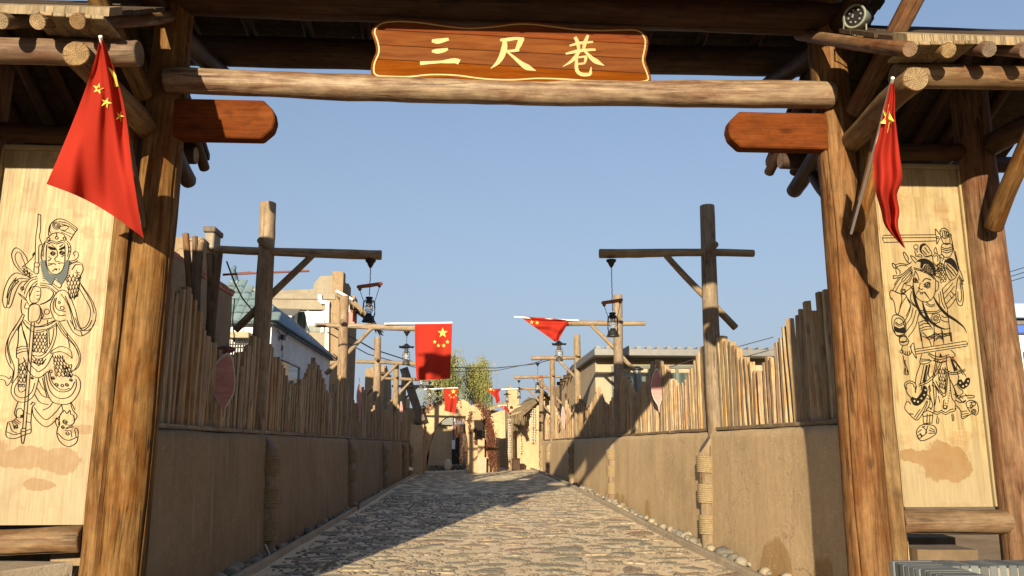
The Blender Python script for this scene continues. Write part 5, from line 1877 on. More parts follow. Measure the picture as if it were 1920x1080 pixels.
bh = thing('mud_house', 'brown mud house with a red brick coping behind the shaded fence', 'house', (-6, 12, 0))
obj('wall', rough_box((-8.5, 7.6, 0), (-4.55, 15.4, 4.3), .45, .035, 3), M['adobe_brown'], bh)
R = random.Random(9)
for lay in range(2):
    y = 7.7 + lay * .12
    while y < 15.5:
        o = bpy.data.objects.new('brick', BRICK)
        link(o, bh, (-4.60 + lay * -.02 + R.uniform(-.012, .012), y, 4.335 + lay * .072))
        o.rotation_euler = (0, 0, R.gauss(0, .03) + (math.pi / 2))
        y += .253
box('parapet', (-5.45, 14.0, 4.3), (-4.72, 14.9, 5.12), M['adobe_brown'], bh, .03)
sbox('chimney', 382, 465, 402, 434.5, 14.2, .4, M['concrete'], bh, .02)
sbox('chimney_cap', 380, 434, 404, 424, 14.15, .5, M['grey_dark'], bh, .015)
box('window_sill', (-4.58, 14.2, 2.95), (-4.44, 15.3, 3.0), M['plaster_white'], bh, .01)
m = MB()
m.tube([at(418, 515, 15.2), at(480, 512, 15.2), at(580, 508, 15.4)], .022, 6)
m.tube([at(418, 516, 15.25), at(470, 510, 15.25)], .016, 6)
m.build('iron_rod', M['rust_red'], bh)
m = MB()
m.tube([at(425, 490, 15.3), at(440, 530, 15.3), at(455, 560, 16), at(480, 590, 17)], .016, 5)
m.tube([at(440, 560, 15.5), at(436, 600, 15.6), at(440, 640, 15.8)], .012, 5)
m.build('cable', M['wire'], bh)

sk = [((351, 438), (378, 660), .06, 'leftmost leaning bark covered stake against the mud house'), ((363, 444), (386, 660), .05, 'thin pale stake leaning beside the leftmost stake'), ((376, 455), (384, 670), .055, 'third leaning stake, dark below, before the mud house wall'), ((393, 476), (396, 672), .068, 'shorter orange brown stake standing before the mud house'), ((409, 468), (402, 680), .075, 'thickest orange brown stake nearest the lantern post')]
for k, (a, b, r, l) in enumerate(sk):
    st = log('wooden_stake', at(*b, 11.6) + Vector((0, 0, -1.2)), at(*a, 11.9), r * 1.15, r * .8, M['pole_wood'], None, rings=14, wob=.12, bend=.05)
    tag(st, l, 'stake', 'stakes leaning by the mud house')

# white house with the blue tiled roof
wh = thing('white_house', 'white rendered house with a blue tiled hipped roof', 'house', (-5.8, 22.5, 0))
m = MB()
m.box((-7.1, 18.8, 0), (-4.62, 26.8, 4.34))
m.build('wall', M['plaster_white'], wh, (-5.8, 18.8, 0))
rf = obj('roof', mk([(-7.25, 18.5, 4.26), (-4.46, 18.5, 4.26), (-4.46, 27, 4.26), (-7.25, 27, 4.26), (-5.8, 19.7, 5.42), (-5.8, 26.2, 5.42)], [(0, 1, 4), (1, 2, 5, 4), (2, 3, 5), (3, 0, 4, 5), (0, 3, 2, 1)]), M['roof_blue'], wh)
tm = MB()
for i in range(5):
    a0, a1 = math.pi * i / 5, math.pi * (i + 1) / 5
    tm.add([(0, .115 * -math.cos(a0), .04 * math.sin(a0)), (0, .115 * -math.cos(a1), .04 * math.sin(a1)), (-.34, .115 * -math.cos(a1), .04 * math.sin(a1)), (-.34, .115 * -math.cos(a0), .04 * math.sin(a0))], [(0, 1, 2, 3)], 0, True)
    tm.add([(0, .115 * -math.cos(a0), .04 * math.sin(a0)), (0, .115 * -math.cos(a1), .04 * math.sin(a1)), (0, 0, -.02)], [(0, 2, 1)])
TILE = tm.mesh()
TILE.materials.append(M['roof_blue'])
sl = math.atan2(1.16, 1.34)
for j in range(6):
    d_ = j * .30
    for i in range(34):
        y = 18.75 + i * .245
        if y > 26.95 or y < 18.55 + d_ * .75:
            continue
        o = bpy.data.objects.new('roof_tile', TILE)
        link(o, rf, (-4.43 - d_ * math.cos(sl), y, 4.285 + d_ * math.sin(sl) + .004 * (j % 2)))
        o.rotation_euler = (0, sl, 0)
TILE2 = TILE.copy()
TILE2.materials.clear()
TILE2.materials.append(M['roof_teal'])
hip = MB()
sl2 = math.atan2(1.16, 1.2)
for j in range(6):
    d_ = j * .28
    for i in range(13):
        x = -7.15 + i * .22
        f = d_ * math.cos(sl2) / 1.2
        if not (-7.2 + 1.4 * f < x < -4.5 - 1.3 * f):
            continue
        o = bpy.data.objects.new('roof_tile', TILE2)
        link(o, rf, (x, 18.47 + d_ * math.cos(sl2), 4.285 + d_ * math.sin(sl2)))
        o.rotation_euler = (0, sl2, -math.pi / 2)
        o.rotation_euler = (Matrix.Rotation(-math.pi / 2, 3, 'Z') @ Matrix.Rotation(sl2, 3, 'Y') @ Matrix.Rotation(math.pi, 3, 'Z') @ Matrix.Identity(3)).to_euler() if False else (Matrix.Rotation(-math.pi / 2, 3, 'Z') @ Matrix.Rotation(sl2, 3, 'Y')).to_euler()
m = MB()
m.tube([(-5.8, 19.6, 5.45), (-5.8, 26.3, 5.45)], .09, 8)
m.build('ridge_cap', M['roof_blue'], rf)
m = MB()
m.tube([(-5.8, 19.7, 5.42), (-5.8, 19.6, 5.6), (-5.83, 19.55, 5.72), (-5.76, 19.5, 5.8)], [.1, .08, .07, .04], 8)
m.build('ridge_ornament', M['roof_blue'], rf)
wn = box('window', atx(523, 672, -4.6) + Vector((-.03, 0, -.72)), Vector((-4.57, atx(552, 672, -4.6).y + .5, atx(523, 672, -4.6).z)), M['window_glass'], wh, .0)
a_, b_ = Vector((-4.555, atx(521, 672, -4.6).y, atx(523, 672, -4.6).z)), Vector((-4.555, atx(552, 672, -4.6).y + .55, atx(523, 672, -4.6).z - .75))
m = MB()
for p, q in (((a_.y, a_.z), (b_.y, a_.z)), ((a_.y, b_.z), (b_.y, b_.z)), ((a_.y, a_.z), (a_.y, b_.z)), ((b_.y, a_.z), (b_.y, b_.z))):
    m.tube([(-4.56, p[0], p[1]), (-4.56, q[0], q[1])], .035, 4)
m.build('window_frame', M['plaster_white'], wn)
box('shutter', at(437, 605, 18.78) + Vector((0, -.03, 0)), at(456, 633, 18.78) + Vector((0, .02, 0)), M['pale_blue'], wh, .005)
m = MB()
for k in range(9):
    p = at(428 + k * 5, 634, 18.6)
    m.tube([p, p - Vector((0, 0, .5))], .012, 4)
m.tube([at(426, 646, 18.6), at(470, 646, 18.6)], .015, 4)
m.build('window_bars', M['black_iron'], wh)
box('ledge', at(424, 633, 18.4), at(474, 626, 18.75), M['plaster_cream'], wh, .01)
m = MB()
p = atx(525, 632, -4.6) + Vector((.05, 0, 0))
m.tube([p + Vector((0, -.5, .1)), p, p + Vector((0, .4, .08)), p + Vector((0, .6, .2))], .015, 4)
m.tube([p, p + Vector((.02, -.1, -.35)), p + Vector((.02, .05, -.2)), p + Vector((0, .1, -.5)), p + Vector((0, -.2, -.9))], .012, 4)
m.box(p - Vector((.02, .1, .06)), p + Vector((.06, .12, .05)))
m.build('cable', M['wire'], wh)

# concrete building with stepped parapet
cb = thing('concrete_building', 'raw concrete house with a stepped parapet and white drain pipe', 'building', (-7, 32, 0))
YC = 30
pts = [at(430, 860, YC), at(430, 548, YC), at(470, 540, YC), at(520, 545, YC), at(587, 542, YC), at(590, 530, YC), at(600, 518, YC), at(636, 516, YC), at(636, 860, YC)]
prism('wall', [(p.x, p.z) for p in pts], YC, YC + .4, M['concrete'], cb, (0, YC, 0))
xs_ = at(638, 520, YC).x
m = MB()
zt_ = at(632, 509, YC).z
prof = [(YC - .02, 0), (YC - .02, zt_), (YC + .5, zt_ - .02), (YC + .5, zt_ - .3), (YC + 1.3, zt_ - .35), (YC + 1.3, zt_ - .2), (YC + 2, zt_ - .25), (YC + 2, zt_ - .55), (YC + 3.2, zt_ - .5), (YC + 3.2, zt_ - .35), (YC + 4, zt_ - .4), (YC + 4, 0)]
vs = [(xs_ - .3, y, z) for y, z in prof] + [(xs_ + .12, y, z) for y, z in prof]
n = len(prof)
m.add(vs, [tuple(range(n)), tuple(range(n, 2 * n))[::-1]] + [(i, i + n, (i + 1) % n + n, (i + 1) % n) for i in range(n)])
sw_ = m.build('side_wall', M['adobe_brown'], cb, (xs_, YC, 0))
bm = bmesh.new()
bm.from_mesh(sw_.data)
bmesh.ops.triangulate(bm, faces=[f for f in bm.faces if len(f.verts) > 4])
bmesh.ops.recalc_face_normals(bm, faces=bm.faces[:])
bm.to_mesh(sw_.data)
bm.free()
box('cornice', at(430, 560, YC) + Vector((0, -.06, 0)), at(630, 551, YC) + Vector((0, .0, 0)), M['concrete'], cb, .02)
w1 = box('window', at(553, 622, YC - .03), at(606, 581, YC - .03) + Vector((0, .02, 0)), M['window_glass'], cb, 0)
for a, b in (((552, 581), (556, 623)), ((575, 581), (578, 623)), ((603, 581), (607, 623))):
    box('frame', at(*b, YC - .08) , at(*a, YC - .08) + Vector((0, .05, 0)), M['plaster_white'], w1, .004)
box('frame', at(607, 583, YC - .09), at(552, 580, YC - .09) + Vector((0, .05, 0)), M['dark_void'], w1, .004)
box('curtain', at(602, 610, YC - .06), at(579, 584, YC - .06) + Vector((0, .01, 0)), M['plaster_white'], w1, 0)
m = MB()
m.tube([at(600, 553, YC - .12), at(600, 563, YC - .12), at(603, 566, YC - .12), at(612, 567, YC - .12), at(614, 572, YC - .12), at(613, 660, YC - .12)], .085, 8)
m.tube([at(611, 570, YC - .12), at(618, 570, YC - .12)], .12, 8)
m.build('drain_pipe', M['white_plastic'], cb)
m = MB()
a, b = at(513, 578, YC - .3), at(565, 579, YC - .3)
c, e = at(547, 592, YC - 1.5), at(513, 590, YC - 1.5)
m.add([a, b, c, e, a - Vector((0, 0, .06)), b - Vector((0, 0, .06)), c - Vector((0, 0, .06)), e - Vector((0, 0, .06))], [(0, 1, 2, 3), (7, 6, 5, 4), (0, 4, 5, 1), (1, 5, 6, 2), (2, 6, 7, 3), (3, 7, 4, 0)])
m.build('awning', M['metal_grey'], cb)
box('painted_strip', (xs_ + .12, YC + .5, 1.4), (xs_ + .15, YC + 1.6, 5.4), M['pink_paint'], cb, .01)
box('red_pillar', at(651, 612, YC - .5), at(668, 575, YC - .2), M['pink_paint'], cb, .02)
# thatched canopy on the corner
lt = thing('thatched_canopy', 'small thatched canopy with a white edge on the concrete house corner', 'canopy', at(650, 580, 29))
m = MB()
a, b = at(631, 546, 28.4), at(692, 598, 28.4)
for k in range(6):
    t0, t1 = k / 6, (k + 1) / 6
    p, q = a.lerp(b, t0) + Vector((0, 0, .22 * math.sin(t0 * 2.6))), a.lerp(b, t1) + Vector((0, 0, .22 * math.sin(t1 * 2.6)))
    m.add([p, q, q + Vector((0, 3, 0)), p + Vector((0, 3, 0)), p - Vector((0, 0, .2)), q - Vector((0, 0, .2)), q + Vector((0, 3, -.2)), p + Vector((0, 3, -.2))], [(0, 1, 2, 3), (7, 6, 5, 4), (0, 4, 5, 1), (1, 5, 6, 2), (3, 2, 6, 7), (3, 7, 4, 0)])
R = random.Random(5)
for k in range(260):
    t = R.random()
    p = a.lerp(b, t) + Vector((0, R.uniform(-.05, 2.5), .2 * math.sin(t * 2.6) - .1))
    if t > .85:
        q = p + Vector((R.uniform(.1, .35), 0, -R.uniform(.15, .45)))
    else:
        q = p + Vector((R.uniform(0, .15), -R.uniform(.02, .1), -R.uniform(.08, .22)))
    m.tube([p, q], .018, 3, 0, False)
m.build('thatch', M['thatch'], lt)
timber('white_edge', at(630, 545, 28.3), at(662, 562, 28.3), .09, .05, M['plaster_white'], lt, xdir=(0, 0, 1), end=M['plaster_white'])
box('white_board', at(643, 586, 28.6), at(656, 562, 28.6) + Vector((0, .04, 0)), M['plaster_white'], lt, .01)

# adobe tower block and low walls behind the far fence
tw = thing('adobe_block', 'brown adobe block with notched top left of the far lantern posts', 'building', at(700, 834, 41))
p, q = at(679, 860, 41), at(721, 690, 41)
obj('wall', rough_box((p.x, 41, 0), (q.x, 45, q.z), .3, .06, 8, .35), M['adobe_brown'], tw)
box('beam_end', at(712, 702, 40.7), at(728, 698, 41), M['dark_log'], tw, .01)
lw = tag(obj('low_adobe_wall', rough_box((at(690, 800, 43).x, 43, 0), (at(792, 800, 43).x, 43.5, at(740, 768, 43).z), .3, .05, 12, .3), M['adobe_far']), 'low crumbling adobe wall behind the last brown wall pickets', 'wall')
mb = tag(obj('mud_mound', rough_box((at(716, 800, 46).x, 46, 0), (at(760, 800, 46).x, 49, at(740, 748, 46).z), .35, .16, 17, .6), M['adobe_far']), 'rounded mud roof mound seen between the far lantern posts', 'building')
lp = tag(timber('leaning_plank', at(790, 790, 40.2), at(757, 690, 40.4), .42, .08, M['grey_dark']), 'grey plank leaning above the earth arch', 'plank')

# ------------------------------------------------------------------ earth arch with creeper
YA = 40.8
ar = thing('earth_arch', 'sand coloured earth arch at the end of the lane', 'arch', at(845, 884, YA))
outer = [(764, 884), (764, 812), (768, 796), (780, 777), (797, 763), (818, 753), (845, 749), (870, 751), (884, 762), (892, 790), (893, 884)]
inner = [(880, 884), (879, 830), (876, 808), (868, 792), (856, 783), (843, 781), (829, 788), (815, 806), (806, 832), (800, 860), (799, 884)]
pl_ = [Vector((p.x, 0, p.z)) for p in (at(*q, YA) for q in catmull(outer, 4) + catmull(inner, 4))]
bm = bmesh.new()
f = bm.faces.new([bm.verts.new((v.x, YA, v.z)) for v in pl_])
bmesh.ops.triangulate(bm, faces=[f], quad_method='BEAUTY', ngon_method='BEAUTY')
r = bmesh.ops.extrude_face_region(bm, geom=bm.faces[:])
for v in r['geom']:
    if isinstance(v, bmesh.types.BMVert):
        v.co.y += 1.1
bmesh.ops.recalc_face_normals(bm, faces=bm.faces[:])
for v in bm.verts:
    v.co.x += .05 * mnoise.noise(v.co * 1.5)
    v.co.z += .05 * mnoise.noise(v.co * 1.5 + Vector((5, 5, 5)))
me = bpy.data.meshes.new('mesh')
bm.to_mesh(me)
bm.free()
obj('arch_ring', me, M['adobe_far'], ar)
pier = [(877, 886), (877, 830), (873, 806), (873, 784), (878, 766), (889, 758), (899, 758), (908, 767), (914, 785), (916, 810), (918, 886)]
pp = [at(*q, YA - 1.0) for q in catmull(pier, 4)]
o = prism('pier', [(v.x, v.z) for v in pp], YA - 1.0, YA + .6, M['adobe_far'], ar, (at(895, 884, YA).x, YA - 1, 0))
pp = [at(*q, YA - .4) for q in catmull([(912, 886), (911, 800), (908, 775), (915, 780), (924, 800), (930, 835), (932, 886)], 4)]
prism('buttress', [(v.x, v.z) for v in pp], YA - .4, YA + 2.5, M['adobe_far'], ar, (at(920, 884, YA).x, YA, 0))
pb = thing('stone_pedestal', 'squat stone pedestal with a black lamp in front of the arch pier', 'pedestal', at(902, 884, YA - 1.4))
a, b = at(895, 886, YA - 1.5), at(912, 858, YA - 1.5)
obj('base', rough_box((a.x, YA - 1.5, -.2), (b.x, YA - 1.06, b.z), .15, .03, 4), M['kerb_stone'], pb)
a, b = at(896, 858, YA - 1.4), at(909, 822, YA - 1.4)
obj('shaft', rough_box((a.x, YA - 1.42, .8), (b.x, YA - 1.06, b.z), .15, .03, 5), M['adobe_far'], pb)
box('lamp_box', at(894, 818, YA - 1.45), at(906, 807, YA - 1.1), M['black_iron'], pb, .02)
# left low mound of the arch
o = obj('arch_wing', rough_box((at(769, 884, YA - .5).x, YA - .5, 0), (at(793, 884, YA - .5).x, YA + .5, at(780, 800, YA - .5).z), .25, .08, 21, .3), M['adobe_far'], ar)


def creeper(name, label, paths, n, spread, Y, seed):
    R = random.Random(seed)
    t = thing(name, label, 'creeper', at(*paths[0][-1], Y), 'dry red creeper on the earth arch')
    st, lf = MB(), MB()
    for path in paths:
        pts = [at(*p, Y - R.uniform(0, .15)) for p in catmull(path, 3)]
        for k in range(4):
            st.tube([p + Vector((R.uniform(-1, 1), R.uniform(-.3, .1), R.uniform(-1, 1))) * spread * .5 for p in pts], .012, 3, 0, False)
        for k in range(n):
            p = pts[R.randrange(len(pts))] + Vector((R.gauss(0, 1), R.gauss(0, .4), R.gauss(0, 1))) * spread * .6
            s_ = R.uniform(.04, .085)
            a = Vector((R.gauss(0, 1), R.gauss(0, 1), R.gauss(0, 1))).normalized()
            b = a.orthogonal().normalized()
            c = (a * .3 + Vector((0, 0, -1))).normalized()
            lf.add([p, p + b * s_ * .5 + c * s_ * .5, p + c * s_, p - b * s_ * .5 + c * s_ * .5], [(0, 1, 2, 3)])
    st.build('stem', M['vine_stem'], t)
    lf.build('foliage', M['vine_leaf'], t)


creeper('creeper', 'dry red creeper draped over the left crown of the earth arch', [[(797, 757), (790, 770), (785, 792)], [(806, 755), (800, 766)], [(782, 795), (786, 815)], [(812, 752), (838, 748), (860, 752)]], 130, .22, YA - .06, 1)
creeper('creeper', 'dry red creeper tumbling down the right flank of the arch pier', [[(897, 757), (911, 770), (920, 800), (927, 840), (930, 884)], [(916, 790), (916, 830), (922, 870)], [(908, 767), (918, 800), (922, 850)]], 900, .20, YA - 1.02, 2)
creeper('creeper', 'patch of deep red creeper leaves on the pier face', [[(884, 772), (879, 790), (882, 806)], [(890, 805), (893, 828)]], 150, .10, YA - 1.05, 3)
creeper('creeper', 'straggly creeper hanging inside the arch left of the pier', [[(866, 790), (870, 820), (866, 850), (874, 884)], [(858, 785), (860, 810)], [(874, 800), (874, 850)]], 150, .2, YA - .1, 4)

# behind the arch
bk = thing('yellow_mud_house', 'yellow mud house seen through the earth arch', 'house', at(830, 870, 52))
a, b = at(803, 870, 52), at(885, 796, 52)
obj('wall', rough_box((a.x - 2, 52, 0), (b.x, 55, b.z), .4, .05, 31), M['adobe_far'], bk)
box('lattice', at(822, 797, 51.6), at(850, 783, 51.9), M['window_frame'], bk, .02)
box('doorway', at(847, 872, 51.88), at(862, 800, 51.93), M['dark_void'], bk, .01)
bn = thing('door_banner', 'red and white paper banner beside the dark doorway', 'banner', at(850, 840, 51.8))
box('paper', at(847, 842, 51.8), at(854, 785, 51.85), M['plaster_white'], bn, .005)
box('red_print', at(848, 825, 51.76), at(853, 790, 51.79), M['rust_red'], bn, .002)
for q, sz, l in (((840, 872), (.42, .40, .92), 'white round topped stone in front of the yellow mud house'),):
    o = bpy.data.objects.new('white_stone', CM[2].copy())
    o.data.materials.clear()
    o.data.materials.append(M['garlic'])
    link(o, None, at(q[0], q[1], 45))
    o.scale = sz
    tag(o, l, 'stone')
for k in range(16):
    px = 806 + k * 4.4
    o = bpy.data.objects.new('white_stone', CM[k % 8])
    p = at(px, 879 + (k % 3), 45.6)
    link(o, None, (p.x, p.y, gz(p.x, 45) + .1 + .12 * (k % 2)))
    o.scale = (.34, .3, .28)
    tag(o, 'pale rubble stone in the low border under the earth arch', 'stone', 'rubble border under the arch')

# ------------------------------------------------------------------ right side
fb = thing('flat_roofed_house', 'cream flat roofed house with grey metal fascia and dark window', 'house', (6.5, 25, 0))
YF = 24.0
x0 = at(1116, 700, YF).x
zt_ = at(1200, 664, YF).z
m = MB()
m.box((x0, YF, 0), (10.2, YF + 5, zt_ - .02))
m.build('wall', M['plaster_cream'], fb, (x0, YF, 0))
box('beam', (x0, YF - .06, at(1200, 699, YF).z), (10.2, YF - .001, at(1200, 672, YF).z - .1), M['plaster_cream'], fb, .01)
a, b = at(1113, 666, YF - .9), at(1113, 653, YF - .9)
rfb = box('roof', (x0 - .15, YF - .9, a.z), (10.6, YF + 5, b.z), M['metal_grey'], fb, .01)
for k in range(22):
    px = 1122 + k * 19.0
    p = at(px, 652, YF - .9)
    m = MB()
    m.tube([(p.x, YF - .88, b.z + .01), (p.x, YF + 4.9, b.z + .01)], .075, 8)
    m.build('rib', M['metal_grey'], rfb)
wz0, wz1 = at(1200, 760, YF).z, at(1200, 687, YF).z
wx0, wx1 = at(1149, 700, YF).x, at(1320, 700, YF).x
wf = box('window', (wx0, YF - .05, wz0), (wx1, YF - .02, wz1), M['window_glass'], fb, 0)
for xx in (wx0, (wx0 + wx1) / 2 - .3, (wx0 + wx1) / 2 + .55, wx1):
    box('frame', (xx - .05, YF - .1, wz0), (xx + .05, YF - .04, wz1), M['window_frame'], wf, .005)
for zz in (wz1 - .02, (wz0 + wz1) / 2 - .1):
    box('frame', (wx0, YF - .105, zz - .045), (wx1, YF - .045, zz + .045), M['window_frame'], wf, .005)
fu = thing('stove_pipe', 'short grey stove pipe with a black cap behind the golden wall fence', 'pipe', at(1197, 760, 20.5))
m = MB()
p = at(1198, 745, 20.5)
q = at(1194, 694, 20.5)
m.tube([p - Vector((0, 0, .4)), p, p.lerp(q, .55), q], [.13, .12, .11, .10], 10)
m.build('pipe', M['metal_grey'], fu)
m = MB()
m.lathe([(.17, 0), (.18, .02), (.08, .09), (.02, .1)], 12, c=q)
m.build('cap', M['black_iron'], fu)

# long adobe wall of the houses beyond, along the lane
ah = thing('adobe_house', 'tall adobe house with a sloping top beyond the flat roofed house', 'house', (5, 36, 0))
XA = 4.35
prof = [(29, 0), (29, 4.62), (31.5, 4.75), (33.5, 4.75), (38, 4.45), (41, 4.3), (41, 0)]
m = MB()
vs = [(XA, y, z) for y, z in prof] + [(XA + .9, y, z + (.05 if z > 1 else 0)) for y, z in prof]
n = len(prof)
m.add(vs, [tuple(range(n))[::-1], tuple(range(n, 2 * n))] + [(i, (i + 1) % n, (i + 1) % n + n, i + n) for i in range(n)])
o = m.build('wall', M['adobe_far'], ah, (XA, 29, 0))
bm = bmesh.new()
bm.from_mesh(o.data)
bmesh.ops.triangulate(bm, faces=bm.faces[:])
bmesh.ops.subdivide_edges(bm, edges=bm.edges[:], cuts=6, use_grid_fill=True)
for v in bm.verts:
    v.co.x += .09 * mnoise.noise(v.co * .9)
    v.co.z += .06 * mnoise.noise(v.co * 1.3)
bmesh.ops.recalc_face_normals(bm, faces=bm.faces[:])
bm.to_mesh(o.data)
bm.free()
for k in range(7):
    y = 29.4 + k * 1.3
    log('beam_end', (XA + .4, y, 4.62 - .05 * k), (XA - .28, y, 4.60 - .05 * k), .08, .08, M['dark_log'], ah, rings=3)
R = random.Random(3)
for k in range(9):
    box('put_log_hole', (XA - .03, 30.5 + k * 1.1, 3.1 + .3 * (k % 3) - .1), (XA + .03, 30.68 + k * 1.1, 3.26 + .3 * (k % 3) - .1), M['dark_void'], ah, 0)
gh = thing('gabled_hut', 'little adobe gable with a pale plank roof between the far posts', 'hut', at(1022, 800, 43.5))
pp = [at(*q, 43.5) for q in ((1011, 860), (1011, 752), (1021, 742), (1036, 753), (1036, 860))]
prism('wall', [(v.x, v.z) for v in pp], 43.5, 47, M['adobe_far'], gh, (pp[0].x, 43.5, 0))
for a, b in (((1007, 754), (1021, 738)), ((1021, 738), (1040, 754))):
    p, q = at(*a, 43.1), at(*b, 43.1)
    m = MB()
    m.add([p, q, q + Vector((0, 3, 0)), p + Vector((0, 3, 0)), p + Vector((0, 0, .16)), q + Vector((0, 0, .16)), q + Vector((0, 3, .16)), p + Vector((0, 3, .16))], [(0, 3, 2, 1), (4, 5, 6, 7), (0, 1, 5, 4), (1, 2, 6, 5), (2, 3, 7, 6), (3, 0, 4, 7)])
    m.build('roof', M['plank_wood'], gh)

# thatched porch hut
hu = thing('thatched_hut', 'adobe hut with a ragged thatched porch roof at the lane bend', 'hut', at(975, 872, 43))
YH = 42.6
a, b = at(953, 872, YH), at(1003, 775, YH)
obj('wall', rough_box((a.x, YH, 0), (b.x + .8, YH + 4, b.z + .4), .35, .05, 41), M['adobe_far'], hu)
rp = [at(953, 781, YH - 1.2), at(979, 774, YH - 1.2), at(1004, 752, YH - .2), at(992, 748, YH + 2.5)]
m = MB()
for k in range(10):
    t0, t1 = k / 10, (k + 1) / 10 - .008
    A, B = rp[0].lerp(rp[3], t0), rp[0].lerp(rp[3], t1)
    C, D_2 = rp[1].lerp(rp[2], t1), rp[1].lerp(rp[2], t0)
    up_ = Vector((0, 0, .12))
    m.add([A, B, C, D_2, A + up_, B + up_, C + up_, D_2 + up_], [(0, 1, 2, 3), (7, 6, 5, 4), (0, 4, 5, 1), (1, 5, 6, 2), (2, 6, 7, 3), (3, 7, 4, 0)])
m.build('roof', M['plank_wood'], hu)
timber('barge_board', rp[1] + Vector((0, -.02, -.05)), rp[2] + Vector((0, -.02, -.02)), .07, .24, M['plank_wood'], hu, xdir=(0, 1, 0))
m = MB()
R = random.Random(8)
for k in range(420):
    t = R.random()
    p = rp[0].lerp(rp[1], R.random()).lerp(rp[3].lerp(rp[2], R.random()), t * .5) + Vector((0, 0, -.02))
    L_ = R.uniform(.25, .95) * (1 - .5 * t)
    m.tube([p, p + Vector((R.uniform(-.12, .12), R.uniform(-.1, .1), -L_))], .022, 3, 0, False)
o = m.build('thatch', M['thatch'], hu)
box('doorway', at(956, 862, YH - .04), at(966, 800, YH - .02), M['adobe_brown'], hu, 0)
log('porch_post', at(960, 880, YH - 1.1), at(960, 783, YH - 1.1), .07, .065, M['grey_wood'], hu)
# garlands of white bulbs
for gi, (gx0, gx1, gy0, gy1, Yg, l) in enumerate(((994, 1004, 765, 832, YH - .4, 'broad garland of white bulbs hung beside the thatched hut porch'), (952, 958, 785, 862, YH - 1.25, 'long narrow garland of white bulbs under the porch eave'), (976, 978, 800, 852, YH - .2, 'thin string of white bulbs on the hut wall'))):
    gt = thing('bulb_garland', l, 'garland', at((gx0 + gx1) / 2, gy0, Yg), 'white bulb garlands on the thatched hut')
    a, b = at(gx0, gy0, Yg), at(gx1, gy1, Yg)
    m = MB()
    m.tube([((a.x + b.x) / 2, Yg + .06, a.z + .2), ((a.x + b.x) / 2, Yg + .06, b.z)], .02, 5)
    m.build('string', M['rope'], gt)
    nz = int((a.z - b.z) / .085)
    nx = max(1, round((b.x - a.x) / .09))
    bb = MB()
    R = random.Random(gi)
    for j in range(nz):
        for i in range(nx):
            c = Vector((a.x + (b.x - a.x) * (i + .5) / nx + R.uniform(-.01, .01), Yg + R.uniform(-.02, .02), a.z - .085 * (j + .5)))
            if R.random() < .93:
                r_ = R.uniform(.034, .042)
                bb.add([c + Vector((dx, dy, dz)) * r_ for dx, dy, dz in ((1.1, 0, 0), (-1.1, 0, 0), (0, 1, 0), (0, -1, 0), (0, 0, .9), (0, 0, -.9))], [(0, 2, 4), (2, 1, 4), (1, 3, 4), (3, 0, 4), (2, 0, 5), (1, 2, 5), (3, 1, 5), (0, 3, 5)], 0, True)
    o = bb.build('bulbs', M['garlic'], gt)
    o['kind'] = 'stuff'
bx = thing('wooden_chest', 'small dark wooden chest on the ground before the thatched hut', 'chest', at(968, 872, 40.8))
a, b = at(961, 873, 40.8), at(975, 862, 40.8)
box('body', (a.x, 40.8, gz(a.x, 41)), (b.x, 41.3, b.z), M['dark_log'], bx, .02)
box('lid', (a.x - .02, 40.77, b.z + .004), (b.x + .02, 41.33, b.z + .07), M['dark_log'], bx, .02)
ch = thing('adobe_tower', 'narrow adobe tower rising behind the thatched hut', 'building', at(961, 830, 50))
a, b = at(952, 860, 50), at(974, 731, 50)
obj('wall', rough_box((a.x, 50, 0), (b.x, 52, b.z), .3, .06, 51, .15), M['adobe_far'], ch)
box('chimney', at(954, 733, 50.3), at(958, 724, 50.8), M['adobe_brown'], ch, .02)
fh = thing('cream_house', 'cream walled far house with a pale roof edge beyond the arch', 'house', at(930, 860, 56))
a, b = at(919, 870, 56), at(953, 770, 56)
obj('wall', rough_box((a.x, 56, 0), (b.x + 2, 60, b.z), .5, .05, 61), M['adobe_far'], fh)
p, q = at(912, 770, 55.5), at(955, 756, 55.5)
m = MB()
m.add([(p.x, 55.2, p.z - .1), (q.x, 55.2, q.z), (q.x, 60, q.z + .2), (p.x, 60, p.z + .1), (p.x, 55.2, p.z + .12), (q.x, 55.2, q.z + .2), (q.x, 60, q.z + .4), (p.x, 60, p.z + .3)], [(0, 3, 2, 1), (4, 5, 6, 7), (0, 1, 5, 4), (1, 2, 6, 5), (2, 3, 7, 6), (3, 0, 4, 7)])
m.build('roof', M['plank_wood'], fh)
o = tag(obj('adobe_wall', rough_box((at(930, 870, 47).x, 47, 0), (at(952, 870, 47).x, 47.6, at(940, 820, 47).z), .3, .05, 71, .2), M['adobe_far']), 'low adobe wall between the arch and the thatched hut', 'wall')

# far right edge
eb = thing('white_shop', 'white building with a blue band at the right edge of the view', 'building', (17.5, 25, 0))
a = at(1888, 700, 25)
m = MB()
m.box((a.x, 25, 0), (a.x + 8, 30, at(1900, 627, 25).z))
m.build('wall', M['plaster_white'], eb, (a.x, 25, 0))
box('blue_band', (a.x - .1, 24.8, at(1900, 626, 25).z), (a.x + 8, 30, at(1900, 611, 25).z), M['blue_paint'], eb, .02)
box('grey_band', (a.x - .1, 24.9, at(1900, 608, 25).z - .03), (a.x + 8, 30, at(1900, 600, 25).z), M['metal_grey'], eb, .02)
box('roof', (a.x - .2, 24.6, at(1900, 597, 25).z - .03), (a.x + 8, 30, at(1900, 573, 25).z), M['pale_blue'], eb, .03)
for k in range(3):
    box('shop_window', (a.x + .6 + k * 2.4, 24.94, 1.2), (a.x + 2.4 + k * 2.4, 24.98, at(1900, 660, 25).z), M['window_glass'], eb, 0)

